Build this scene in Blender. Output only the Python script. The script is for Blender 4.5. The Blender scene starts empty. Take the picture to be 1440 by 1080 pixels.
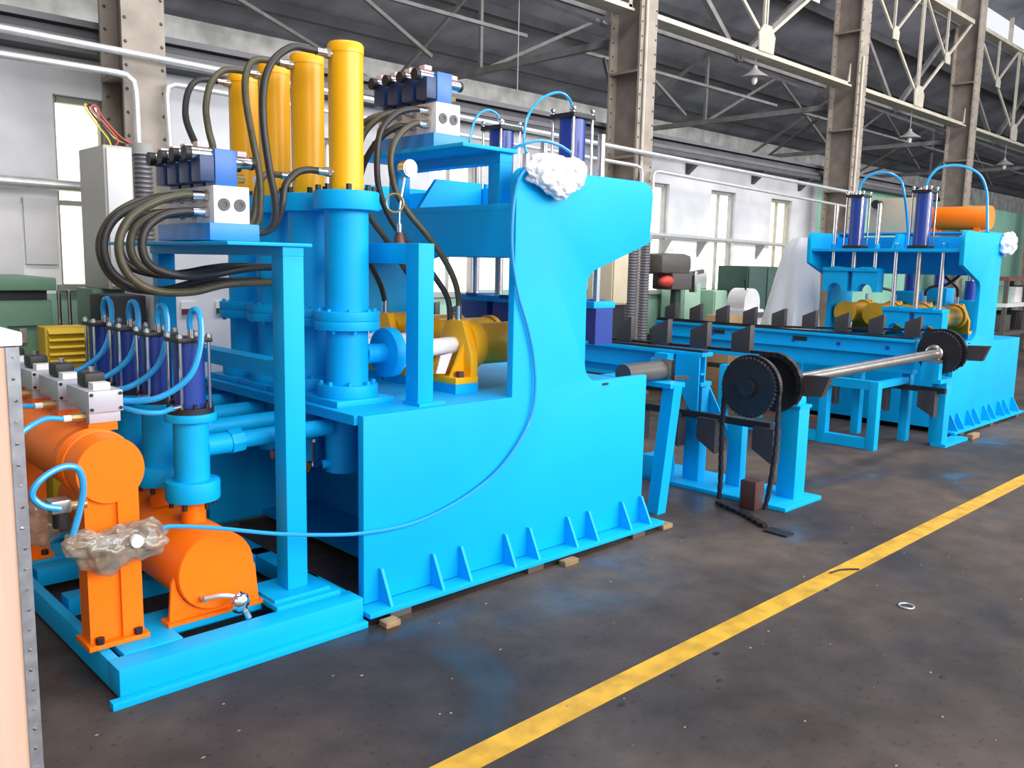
import bpy, bmesh, math, random
from mathutils import Vector, Matrix, noise
random.seed(7)
S = bpy.context.scene
C = S.collection
PI = math.pi
# ------------------------------------------------------------------ camera
cam_d = bpy.data.cameras.new('camera'); cam = bpy.data.objects.new('camera', cam_d); C.objects.link(cam)
cam_d.sensor_width = 36.0; cam_d.lens = 36.0*1205.06/1440.0; cam_d.clip_start = 0.05; cam_d.clip_end = 200
R3 = Matrix(((0.7216400, 0.0815767, -0.6874452), (-0.6919456, 0.1153243, -0.7126792), (0.0211411, 0.9899725, 0.1396692)))
cam.matrix_world = Matrix.Translation((0, 0, 1.65)) @ R3.to_4x4()
S.camera = cam
# ------------------------------------------------------------------ light
S.view_settings.view_transform = 'Standard'; S.view_settings.look = 'None'
S.view_settings.gamma = 1.0; S.view_settings.use_curve_mapping = False
S.view_settings.exposure = 0.0
W = bpy.data.worlds.new('overcast_sky'); S.world = W; W.use_nodes = True
W.node_tree.nodes['Background'].inputs[0].default_value = (0.93, 0.96, 1.0, 1)
W.node_tree.nodes['Background'].inputs[1].default_value = 1.0
def area(name, loc, target, sx, sy, power, col=(1, 1, 1)):
    d = bpy.data.lights.new(name, 'AREA'); d.shape = 'RECTANGLE'; d.size = sx; d.size_y = sy
    d.energy = power; d.color = col
    o = bpy.data.objects.new(name, d); C.objects.link(o); o.location = loc
    o.rotation_euler = (Vector(target)-Vector(loc)).to_track_quat('-Z', 'Y').to_euler()
    return o
area('side_window_light', (8.0, -7.6, 5.4), (6.0, 3.6, 1.2), 22, 5, 2950, (1.0, 0.985, 0.96))
area('back_wall_fill', (9.0, 2.2, 8.6), (9.0, 7.4, 1.6), 22, 1.6, 1150, (1.0, 0.985, 0.96))  # fill light added under the closed roof to brighten the back wall

# ------------------------------------------------------------------ materials
def lin(c):
    return tuple((v/255/12.92) if v/255 <= 0.04045 else ((v/255+0.055)/1.055)**2.4 for v in c)
M = {}
def mat(name, rgb, rough=0.5, metal=0.0, var=0.08, scale=6.0, bump=0.0, bscale=40.0, spec=0.5, alpha=1.0, trans=0.0, emit=0.0, coat=0.0):
    m = bpy.data.materials.new(name); m.use_nodes = True
    nt = m.node_tree; b = nt.nodes['Principled BSDF']
    col = lin(rgb)
    tc = nt.nodes.new('ShaderNodeTexCoord')
    if var > 0:
        nz = nt.nodes.new('ShaderNodeTexNoise'); nz.inputs['Scale'].default_value = scale; nz.inputs['Detail'].default_value = 4
        nt.links.new(tc.outputs['Object'], nz.inputs['Vector'])
        rp = nt.nodes.new('ShaderNodeValToRGB')
        rp.color_ramp.elements[0].position = 0.3; rp.color_ramp.elements[1].position = 0.7
        rp.color_ramp.elements[0].color = tuple(max(0, v*(1-var)) for v in col)+(1,)
        rp.color_ramp.elements[1].color = tuple(min(1, v*(1+var)) for v in col)+(1,)
        nt.links.new(nz.outputs['Fac'], rp.inputs['Fac']); nt.links.new(rp.outputs['Color'], b.inputs['Base Color'])
    else:
        b.inputs['Base Color'].default_value = col+(1,)
    b.inputs['Roughness'].default_value = rough; b.inputs['Metallic'].default_value = metal
    b.inputs['Specular IOR Level'].default_value = spec
    if coat: b.inputs['Coat Weight'].default_value = coat
    if alpha < 1: b.inputs['Alpha'].default_value = alpha
    if trans: b.inputs['Transmission Weight'].default_value = trans
    if emit:
        b.inputs['Emission Color'].default_value = col+(1,); b.inputs['Emission Strength'].default_value = emit
    if bump > 0:
        n2 = nt.nodes.new('ShaderNodeTexNoise'); n2.inputs['Scale'].default_value = bscale; n2.inputs['Detail'].default_value = 5
        nt.links.new(tc.outputs['Object'], n2.inputs['Vector'])
        bp = nt.nodes.new('ShaderNodeBump'); bp.inputs['Strength'].default_value = bump; bp.inputs['Distance'].default_value = 0.02
        nt.links.new(n2.outputs['Fac'], bp.inputs['Height']); nt.links.new(bp.outputs['Normal'], b.inputs['Normal'])
    M[name] = m
    return m
mat('blue', (0, 174, 238), 0.5, var=0.03, scale=3, spec=0.22)
mat('blue_far', (0, 166, 230), 0.5, var=0.05, scale=4, spec=0.22)
mat('navy', (38, 66, 150), 0.28, var=0.06, scale=5)
mat('valve_blue', (38, 106, 186), 0.35, var=0.04)
mat('valve_dark', (30, 58, 108), 0.4, var=0.1, scale=20)
mat('orange', (255, 120, 4), 0.45, spec=0.3, var=0.04, scale=4, bump=0.03)
mat('yellow', (252, 180, 16), 0.35, var=0.05, scale=5)
mat('yellow_line', (206, 158, 40), 0.6, var=0.26, scale=9, bump=0.1)
mat('hose', (42, 41, 40), 0.45, var=0.15, scale=30)
mat('hose_olive', (74, 69, 50), 0.45, var=0.2, scale=30)
mat('black', (30, 30, 34), 0.5, var=0.15, scale=15)
mat('black_metal', (40, 38, 42), 0.45, metal=0.3, var=0.15, scale=15)
mat('paddle', (62, 58, 62), 0.5, var=0.08, scale=8)
mat('chrome', (215, 215, 218), 0.18, metal=1.0, var=0.04)
mat('steel', (190, 186, 182), 0.3, metal=0.9, var=0.12, scale=18)
mat('alu', (186, 188, 200), 0.4, metal=0.15, var=0.03)
mat('white_block', (232, 232, 238), 0.45, var=0.03)
mat('brass', (176, 150, 104), 0.35, metal=0.7, var=0.1, scale=30)
mat('pink_cap', (232, 196, 198), 0.5, var=0.05)
mat('air_tube', (40, 160, 228), 0.25, var=0.05, coat=0.3)
mat('plastic_wrap', (232, 235, 244), 0.2, var=0.1, scale=22, bump=0.9, bscale=30, coat=0.6)
mat('dirty_wrap', (164, 152, 134), 0.08, var=0.4, scale=14, bump=0.5, bscale=12, coat=1.0, alpha=0.5)
mat('white_sheet', (246, 246, 250), 0.45, var=0.03, scale=5, bump=0.35, bscale=9)
mat('white_pipe', (238, 236, 238), 0.4, var=0.05, scale=12, bump=0.2)
mat('galv_pipe', (206, 206, 208), 0.35, metal=0.5, var=0.1, scale=12)
mat('conduit', (120, 118, 124), 0.4, metal=0.4, var=0.1)
mat('column_paint', (150, 140, 130), 0.6, var=0.18, scale=5, bump=0.08)
mat('column_web', (128, 117, 110), 0.65, var=0.2, scale=5)
mat('rivet', (92, 84, 78), 0.6, var=0.1)
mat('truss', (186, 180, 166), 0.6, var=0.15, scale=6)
mat('truss_shaded', (122, 120, 120), 0.7, var=0.2, scale=6)  # darker copy of truss, shade of the rear members put into the colour
mat('roof_dark', (142, 143, 154), 0.8, var=0.35, scale=1.2)
mat('soffit', (76, 77, 82), 0.8, var=0.25, scale=2)
mat('outer_wall', (206, 206, 204), 0.8, var=0.3, scale=3)
mat('cabinet_white', (216, 218, 220), 0.4, var=0.02)
mat('cabinet_grey', (180, 176, 170), 0.45, var=0.03)
mat('cabinet_beige', (196, 182, 156), 0.5, var=0.04)
mat('panel_white', (222, 220, 222), 0.6, var=0.06, scale=4)
mat('bg_green', (96, 132, 108), 0.5, var=0.08, scale=5)
mat('bg_green_dark', (44, 74, 66), 0.5, var=0.1, scale=5)
mat('bg_green_light', (150, 186, 164), 0.5, var=0.08, scale=5)
mat('bg_yellow', (214, 176, 40), 0.5, var=0.06)
mat('cardboard', (186, 150, 112), 0.8, var=0.1)
mat('wood', (150, 122, 88), 0.8, var=0.25, scale=20)
mat('grey_iron', (86, 82, 80), 0.5, var=0.1, scale=10)
mat('red_brown', (120, 70, 62), 0.6, var=0.1)
mat('red', (206, 70, 62), 0.5, var=0.05)
mat('pink', (226, 96, 150), 0.5, var=0.05)
mat('nut_brown', (92, 60, 52), 0.5, metal=0.3, var=0.1)
mat('label_white', (240, 238, 236), 0.5, var=0.0)
mat('label_red', (96, 40, 44), 0.5, var=0.0)
mat('label_green', (44, 66, 48), 0.5, var=0.0)
mat('frame_grey', (150, 150, 148), 0.6, var=0.08)
mat('daylight', (255, 253, 244), 0.3, var=0.0, emit=1.7)
mat('daylight_warm', (255, 250, 214), 0.3, var=0.0, emit=1.5)
mat('mint', (134, 186, 166), 0.7, var=0.1, scale=2)
mat('lamp_shade', (150, 146, 150), 0.5, var=0.1)
mat('bulb', (235, 235, 232), 0.3, var=0.0)
mat('wire', (36, 34, 38), 0.6, var=0.0)
mat('wire_yellow', (206, 190, 60), 0.5, var=0.0)
mat('wire_red', (196, 86, 86), 0.5, var=0.0)
mat('galv_strip', (160, 162, 170), 0.35, metal=0.6, var=0.25, scale=25)
mat('riser_blue', (28, 134, 214), 0.4, var=0.04)
mat('tray_grey', (96, 95, 100), 0.6, var=0.1)
mat('grit', (132, 126, 120), 0.8, var=0.2)
mat('paper', (246, 246, 246), 0.7, var=0.03)

def special_materials():
    # plywood
    m = mat('plywood', (222, 190, 170), 0.75, var=0.0); nt = m.node_tree; b = nt.nodes['Principled BSDF']
    tc = nt.nodes.new('ShaderNodeTexCoord'); mp = nt.nodes.new('ShaderNodeMapping'); mp.inputs['Scale'].default_value = (14, 14, 0.7)
    nz = nt.nodes.new('ShaderNodeTexNoise'); nz.inputs['Scale'].default_value = 2.2; nz.inputs['Detail'].default_value = 6
    rp = nt.nodes.new('ShaderNodeValToRGB')
    rp.color_ramp.elements[0].color = lin((200, 162, 138))+(1,); rp.color_ramp.elements[1].color = lin((226, 196, 178))+(1,)
    nt.links.new(tc.outputs['Object'], mp.inputs['Vector']); nt.links.new(mp.outputs['Vector'], nz.inputs['Vector'])
    nt.links.new(nz.outputs['Fac'], rp.inputs['Fac']); nt.links.new(rp.outputs['Color'], b.inputs['Base Color'])
    # workshop floor: stained concrete with damp, shinier patches
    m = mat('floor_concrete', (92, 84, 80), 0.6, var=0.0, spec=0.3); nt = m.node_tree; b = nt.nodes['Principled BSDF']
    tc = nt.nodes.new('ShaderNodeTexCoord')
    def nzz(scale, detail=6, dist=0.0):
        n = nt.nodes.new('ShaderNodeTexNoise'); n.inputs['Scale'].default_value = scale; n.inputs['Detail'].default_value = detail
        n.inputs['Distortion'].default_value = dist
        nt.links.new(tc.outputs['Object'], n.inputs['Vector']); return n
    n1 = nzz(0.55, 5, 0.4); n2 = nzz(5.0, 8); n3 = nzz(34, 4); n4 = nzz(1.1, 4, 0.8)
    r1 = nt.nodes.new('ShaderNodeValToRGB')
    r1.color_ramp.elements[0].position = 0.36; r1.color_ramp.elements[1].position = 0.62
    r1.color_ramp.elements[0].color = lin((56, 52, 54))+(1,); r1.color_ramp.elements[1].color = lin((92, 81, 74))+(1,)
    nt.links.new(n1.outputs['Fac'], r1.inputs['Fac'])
    r2 = nt.nodes.new('ShaderNodeValToRGB')
    r2.color_ramp.elements[0].position = 0.3; r2.color_ramp.elements[1].position = 0.7
    r2.color_ramp.elements[0].color = (0.72, 0.72, 0.72, 1); r2.color_ramp.elements[1].color = (1.18, 1.16, 1.14, 1)
    nt.links.new(n2.outputs['Fac'], r2.inputs['Fac'])
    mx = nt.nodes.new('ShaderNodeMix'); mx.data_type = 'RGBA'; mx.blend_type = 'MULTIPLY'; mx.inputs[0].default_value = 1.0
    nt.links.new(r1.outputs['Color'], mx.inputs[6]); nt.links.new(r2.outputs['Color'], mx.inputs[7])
    r3 = nt.nodes.new('ShaderNodeValToRGB')      # dark drips and pale grit
    r3.color_ramp.elements[0].position = 0.30; r3.color_ramp.elements[0].color = (0.45, 0.45, 0.45, 1)
    r3.color_ramp.elements[1].position = 0.40; r3.color_ramp.elements[1].color = (1, 1, 1, 1)
    nt.links.new(n3.outputs['Fac'], r3.inputs['Fac'])
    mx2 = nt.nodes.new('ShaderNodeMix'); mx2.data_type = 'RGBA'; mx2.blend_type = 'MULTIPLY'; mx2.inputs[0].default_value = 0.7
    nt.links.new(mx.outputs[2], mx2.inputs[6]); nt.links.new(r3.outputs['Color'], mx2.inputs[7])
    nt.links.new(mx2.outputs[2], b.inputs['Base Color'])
    r4 = nt.nodes.new('ShaderNodeValToRGB')
    r4.color_ramp.elements[0].position = 0.36; r4.color_ramp.elements[1].position = 0.5
    r4.color_ramp.elements[0].color = (0.3, 0.3, 0.3, 1); r4.color_ramp.elements[1].color = (0.72, 0.72, 0.72, 1)
    nt.links.new(n4.outputs['Fac'], r4.inputs['Fac']); nt.links.new(r4.outputs['Color'], b.inputs['Roughness'])
    bp = nt.nodes.new('ShaderNodeBump'); bp.inputs['Strength'].default_value = 0.12; bp.inputs['Distance'].default_value = 0.01
    nt.links.new(n2.outputs['Fac'], bp.inputs['Height']); nt.links.new(bp.outputs['Normal'], b.inputs['Normal'])
    # back wall: green dado, white band, grey-lilac plaster above, all grimy
    m = mat('wall_paint', (190, 188, 196), 0.75, var=0.0); nt = m.node_tree; b = nt.nodes['Principled BSDF']
    tc = nt.nodes.new('ShaderNodeTexCoord'); sp = nt.nodes.new('ShaderNodeSeparateXYZ')
    nt.links.new(tc.outputs['Object'], sp.inputs[0])
    mr = nt.nodes.new('ShaderNodeMapRange'); mr.inputs[1].default_value = 0; mr.inputs[2].default_value = 4
    nt.links.new(sp.outputs['Z'], mr.inputs[0])
    rp = nt.nodes.new('ShaderNodeValToRGB'); rp.color_ramp.interpolation = 'CONSTANT'
    e = rp.color_ramp.elements; e[0].position = 0; e[0].color = lin((150, 190, 172))+(1,)
    e[1].position = 1.32/4; e[1].color = lin((248, 248, 248))+(1,)
    k = e.new(2.02/4); k.color = lin((204, 205, 209))+(1,)
    nt.links.new(mr.outputs[0], rp.inputs['Fac'])
    n = nt.nodes.new('ShaderNodeTexNoise'); n.inputs['Scale'].default_value = 1.1; n.inputs['Detail'].default_value = 6
    nt.links.new(tc.outputs['Object'], n.inputs['Vector'])
    r2 = nt.nodes.new('ShaderNodeValToRGB'); r2.color_ramp.elements[0].position = 0.3; r2.color_ramp.elements[1].position = 0.7
    r2.color_ramp.elements[0].color = (0.68, 0.68, 0.70, 1); r2.color_ramp.elements[1].color = (1.1, 1.1, 1.1, 1)
    nt.links.new(n.outputs['Fac'], r2.inputs['Fac'])
    mx = nt.nodes.new('ShaderNodeMix'); mx.data_type = 'RGBA'; mx.blend_type = 'MULTIPLY'; mx.inputs[0].default_value = 1
    nt.links.new(rp.outputs['Color'], mx.inputs[6]); nt.links.new(r2.outputs['Color'], mx.inputs[7])
    nt.links.new(mx.outputs[2], b.inputs['Base Color'])
special_materials()
def translucent(name):
    nt = M[name].node_tree; b = nt.nodes['Principled BSDF']; o = nt.nodes['Material Output']
    tr = nt.nodes.new('ShaderNodeBsdfTranslucent'); tr.inputs[0].default_value = (.93, .93, .96, 1)
    mx = nt.nodes.new('ShaderNodeMixShader'); mx.inputs[0].default_value = 0.5
    nt.links.new(b.outputs[0], mx.inputs[1]); nt.links.new(tr.outputs[0], mx.inputs[2]); nt.links.new(mx.outputs[0], o.inputs[0])
translucent('white_sheet')

# ------------------------------------------------------------------ mesh helpers
class MB:
    def __init__(s): s.bm = bmesh.new()
    def box(s, x0, x1, y0, y1, z0, z1):
        v = [s.bm.verts.new(p) for p in ((x0,y0,z0),(x1,y0,z0),(x1,y1,z0),(x0,y1,z0),(x0,y0,z1),(x1,y0,z1),(x1,y1,z1),(x0,y1,z1))]
        for f in ((3,2,1,0),(4,5,6,7),(0,1,5,4),(1,2,6,5),(2,3,7,6),(3,0,4,7)): s.bm.faces.new([v[i] for i in f])
        return s
    def cbox(s, c, d): return s.box(c[0]-d[0]/2, c[0]+d[0]/2, c[1]-d[1]/2, c[1]+d[1]/2, c[2]-d[2]/2, c[2]+d[2]/2)
    def rings(s, rs, cap=True):
        n = len(rs[0]); vs = [[s.bm.verts.new(p) for p in r] for r in rs]
        for a, b in zip(vs, vs[1:]):
            for i in range(n): s.bm.faces.new((a[i], a[(i+1) % n], b[(i+1) % n], b[i]))
        if cap:
            s.bm.faces.new(list(reversed(vs[0]))); s.bm.faces.new(vs[-1])
        return s
    def cyl(s, p0, p1, r, r2=None, n=20): return s.lathe(p0, p1, [(0, r), (1, r if r2 is None else r2)], n)
    def lathe(s, p0, p1, prof, n=24):
        p0 = Vector(p0); p1 = Vector(p1); d = p1-p0; t = d.normalized()
        u = t.orthogonal().normalized(); w = t.cross(u)
        rs = [[p0+d*a+(u*math.cos(2*PI*i/n)+w*math.sin(2*PI*i/n))*r for i in range(n)] for a, r in prof]
        return s.rings(rs)
    def prism(s, poly, axis, a, b):
        f = {'x': lambda p, q: (q, p[0], p[1]), 'y': lambda p, q: (p[0], q, p[1]), 'z': lambda p, q: (p[0], p[1], q)}[axis]
        return s.rings([[f(p, a) for p in poly], [f(p, b) for p in poly]])
    def bar(s, p0, p1, w, h=None):
        h = h or w; p0 = Vector(p0); p1 = Vector(p1); t = (p1-p0).normalized()
        up = Vector((0, 0, 1)) if abs(t.z) < 0.95 else Vector((0, 1, 0))
        u = t.cross(up).normalized(); v = u.cross(t)
        q = [u*w/2+v*h/2, -u*w/2+v*h/2, -u*w/2-v*h/2, u*w/2-v*h/2]
        return s.rings([[p0+k for k in q], [p1+k for k in q]])
    def tube(s, pts, r, n=8, sub=6):
        P = spline(pts, sub); rs = []; u = None
        for i, p in enumerate(P):
            t = (P[min(i+1, len(P)-1)]-P[max(i-1, 0)]).normalized()
            u = t.orthogonal().normalized() if u is None else (u-t*u.dot(t)).normalized()
            w = t.cross(u)
            rs.append([p+(u*math.cos(2*PI*k/n)+w*math.sin(2*PI*k/n))*r for k in range(n)])
        return s.rings(rs)
    def torus(s, c, nrm, R, r, n=20, m=8):
        c = Vector(c); nrm = Vector(nrm).normalized(); u = nrm.orthogonal().normalized(); w = nrm.cross(u)
        vs = []
        for i in range(n):
            a = 2*PI*i/n; d = u*math.cos(a)+w*math.sin(a)
            vs.append([s.bm.verts.new(c+d*(R+r*math.cos(2*PI*j/m))+nrm*r*math.sin(2*PI*j/m)) for j in range(m)])
        for i in range(n):
            for j in range(m):
                s.bm.faces.new((vs[i][j], vs[(i+1) % n][j], vs[(i+1) % n][(j+1) % m], vs[i][(j+1) % m]))
        return s
    def blob(s, c, rad, amp=0.25, freq=3.0, sub=4, seed=0, octv=0.3):
        c = Vector(c); r = bmesh.ops.create_icosphere(s.bm, subdivisions=sub, radius=1.0)
        for v in r['verts']:
            d = v.co.normalized(); q = d*freq+Vector((seed*7.1, seed*3.3, seed))
            k = 1+amp*(noise.noise(q)+octv*noise.noise(q*2.3)+octv*.25*abs(noise.noise(q*4.7)))
            v.co = c+Vector((d.x*rad[0], d.y*rad[1], d.z*rad[2]))*k
        return s
    def build(s, name, m, parent=None, bevel=0.0, smooth=True, sharp=True):
        bm = s.bm
        bmesh.ops.recalc_face_normals(bm, faces=bm.faces[:])
        if bevel > 0:
            es = [e for e in bm.edges if len(e.link_faces) == 2 and e.calc_face_angle(0) > 0.6]
            if es: bmesh.ops.bevel(bm, geom=es, offset=bevel, offset_type='OFFSET', segments=2, profile=0.6, affect='EDGES', clamp_overlap=True)
        if parent is not None:
            bmesh.ops.translate(bm, verts=bm.verts[:], vec=-wloc(parent))
        me = bpy.data.meshes.new(name); bm.to_mesh(me); bm.free()
        me.materials.append(M[m] if isinstance(m, str) else m)
        if smooth and len(me.polygons):
            me.polygons.foreach_set('use_smooth', [True]*len(me.polygons))
            if sharp: me.set_sharp_from_angle(angle=math.radians(38))
        o = bpy.data.objects.new(name, me); C.objects.link(o)
        if parent is not None: o.parent = parent
        return o
def wloc(o):
    v = Vector(o.location)
    while o.parent: o = o.parent; v += Vector(o.location)
    return v
def spline(pts, sub=6):
    P = [Vector(p) for p in pts]
    if len(P) < 3: return P
    P = [P[0]*2-P[1]]+P+[P[-1]*2-P[-2]]; out = []
    for i in range(1, len(P)-2):
        a, b, c, d = P[i-1:i+3]
        for k in range(sub):
            t = k/sub
            out.append(0.5*((2*b)+(c-a)*t+(2*a-5*b+4*c-d)*t*t+(3*b-a-3*c+d)*t**3))
    out.append(P[-2]); return out
def arc(cx, cz, r, a0, a1, n=6):
    return [(cx+r*math.cos(math.radians(a0+(a1-a0)*i/n)), cz+r*math.sin(math.radians(a0+(a1-a0)*i/n))) for i in range(n+1)]
def tag(o, label, cat, group=None):
    o['label'] = label; o['category'] = cat
    if group: o['group'] = group
    return o
def thing(name, label, cat, loc, group=None):
    o = bpy.data.objects.new(name, None); C.objects.link(o); o.location = loc; o.empty_display_size = 0.1
    return tag(o, label, cat, group)
def struct(o): o['kind'] = 'structure'; return o
def stuff(o): o['kind'] = 'stuff'; return o
def dup(root, d=(0, 0, 0), label=None, parent=None):
    r = root.copy(); C.objects.link(r)
    if parent is None: r.location = Vector(root.location)+Vector(d)
    else: r.parent = parent
    if label: r['label'] = label
    for ch in list(root.children): dup(ch, parent=r)
    return r
def bolt_ring(mb, c, axis, R, n, r=0.011, h=0.02, ph=0.0):
    c = Vector(c); axis = Vector(axis).normalized(); u = axis.orthogonal().normalized(); w = axis.cross(u)
    for i in range(n):
        a = 2*PI*i/n+ph; p = c+(u*math.cos(a)+w*math.sin(a))*R
        mb.cyl(p, p+axis*h, r, n=6)
    return mb

# ================================================================== SETTING
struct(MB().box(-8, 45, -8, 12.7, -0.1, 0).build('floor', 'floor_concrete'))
struct(MB().box(-6, 34, 1.94, 2.05, 0.0, 0.003).build('trim_1', 'yellow_line'))
WINS = [(2.22, 2.62, 1.40, 2.90, 'daylight_warm'), (4.4, 5.1, 1.3, 2.84, 'daylight'), (6.0, 6.7, 1.3, 2.84, 'daylight'),
        (7.7, 8.4, 1.3, 2.84, 'daylight'), (9.7, 10.42, 1.3, 2.83, 'daylight'), (11.5, 12.2, 1.3, 2.83, 'daylight'), (13.3, 14.0, 1.3, 2.82, 'daylight_warm')]
def build_wall():
    mb = MB(); x = -7.0
    for a, b, z0, z1, _ in WINS:
        mb.box(x, a, 7.6, 7.8, 0, 3.2); mb.box(a, b, 7.6, 7.8, 0, z0); mb.box(a, b, 7.6, 7.8, z1, 3.2); x = b
    mb.box(x, 14.9, 7.6, 7.8, 0, 3.2)
    struct(mb.build('wall_back', 'wall_paint'))
    mb = MB(); mb.box(14.9, 34, 7.6, 7.8, 0, 3.27)
    struct(mb.build('wall_back_far', 'mint'))
    for i, (a, b, z0, z1, m) in enumerate(WINS):
        w = struct(MB().box(a, b, 7.74, 7.76, z0, z1).build('window_%d' % (i+1), m))
        parts = (('frame_post', (a, a+0.03, 7.66, 7.73, z0, z1)), ('frame_post', (b-0.03, b, 7.66, 7.73, z0, z1)),
                       ('frame_head', (a+.045, b-.045, 7.66, 7.73, z1-0.05, z1)), ('frame_sill', (a-.04, b+.04, 7.54, 7.74, z0-0.05, z0)),
                       ('mullion', ((a+b)/2-.01, (a+b)/2+.01, 7.68, 7.73, z0, z1-.05)), ('transom', (a+.045, b-.045, 7.68, 7.73, 2.04, 2.08)))
        for nm, bx in parts:
            if i == 0 and nm == 'mullion': continue
            MB().box(*bx).build(nm, 'frame_grey', w)
build_wall()
# ledge, trays and dark beams on top of the back wall
struct(MB().box(-7, 20.2, 7.36, 7.8, 3.2, 3.26).build('trim_2', 'soffit'))
for k, (z0, z1, y, m, lab) in enumerate(((3.30, 3.31, 7.42, 'tray_grey', 'grey cable tray running along the top of the back wall, lowest of three'),
                                      (3.37, 3.38, 7.5, 'soffit', 'dark steel runner beam above the back wall between two trays'),
                                      (3.44, 3.45, 7.46, 'tray_grey', 'grey cable tray above the dark runner beam on the back wall'))):
    tag(MB().box(-7, 20.1, y, y+0.16, z0-.02, z1+.02).build('cable_tray' if m == 'tray_grey' else 'runner_beam', m), lab, 'tray' if m == 'tray_grey' else 'beam')
for k, x in enumerate((10.84, 12.67, 14.2)):
    mb = MB().prism([(7.36, 3.2), (7.6, 3.2), (7.6, 3.0)], 'x', x-.05, x+.05)
    tag(mb.build('ledge_bracket', 'soffit'), 'small dark triangular bracket under the ledge of the back wall', 'bracket', 'brackets under the wall ledge')
struct(MB().box(-8, 45, 12.5, 12.7, 0, 5.0).build('wall_outer', 'outer_wall'))
def slab(name, m, ya, za, yb, zb, t=0.12):
    return struct(MB().prism([(ya, za), (yb, zb), (yb, zb+t), (ya, za+t)], 'x', -8, 45).build(name, m))
slab('ceiling_aisle', 'roof_dark', 7.25, 6.8, 12.7, 5.0)
slab('ceiling', 'roof_dark', -8, 9.2, 4.6, 8.9)  # unseen stretch of main roof, added to block overhead sky light
slab('ceiling_eave', 'roof_dark', 4.6, 8.9, 7.4, 7.65)
struct(MB().box(-7.2, -7.0, -8, 12.5, 0, 8.6).build('wall_left_blocker', 'column_web'))  # unseen end wall, added to keep sky light off left-facing sides
struct(MB().box(44.8, 45, -2, 12.6, 0, 7).build('wall_end', 'outer_wall'))
for i in range(14):
    x = 9.0+i*2.4
    struct(MB().box(x-.04, x+.04, 7.28, 7.36, 6.85, 7.72).build('trim_%d' % (10+i), 'truss'))
# aisle purlins under the dark roof
for i in range(4):
    y = 8.2+i*1.2; z = 6.8-(y-7.25)*(1.8/5.45)
    tag(MB().box(-7.5, 44, y-.06, y+.06, z-.16, z-.005).build('roof_purlin', 'soffit'), 'dark purlin under the sloping aisle roof, '+('closest to the riveted columns', 'second from the riveted columns', 'third from the riveted columns', 'closest to the outer wall')[i], 'purlin', 'purlins under the aisle roof')

# ------------------------------------------------------------------ riveted columns and lattice girders
COLX = [2.64, 8.76, 14.62, 20.0, 26.0]
COLL = ['riveted grey steel column beside the white electrical cabinet and narrow window', 'riveted grey steel column rising behind the near press arm',
        'riveted grey steel column rising behind the far press beam end', 'riveted grey steel column above the orange tank of the far press', 'most distant riveted steel column beyond the mint wall']
def column(x, lab):
    t = thing('steel_column', lab, 'column', (x, 7.05, 0), 'riveted columns along the aisle')
    MB().box(x-.16, x+.16, 6.8, 6.83, 0, 8.2).build('front_flange', 'column_paint', t)
    MB().box(x-.15, x+.15, 7.27, 7.3, 0, 8.2).build('back_flange', 'column_paint', t)
    MB().box(x-.02, x+.02, 6.83, 7.27, 0, 8.2).build('web', 'column_web', t)
    for z in (0.6, 2.98, 4.0, 5.6): MB().box(x-.165, x-.02, 6.83, 7.26, z, z+.03).build('batten', 'column_web', t)
    MB().box(x-.2, x+.2, 6.72, 7.36, 0, .04).build('base_plate', 'column_web', t)
    mb = MB()
    z = 0.5
    while z < 6.6:
        for dx in (-.135, .135): mb.cyl((x+dx, 6.80, z), (x+dx, 6.788, z), .014, .008, n=6)
        mb.cyl((x-.115, 7.27, z), (x-.115, 7.256, z), .014, .008, n=6)
        z += 0.17
    stuff(mb.build('rivets', 'rivet', t, smooth=False))
for x, l in zip(COLX, COLL): column(x, l)
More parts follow.
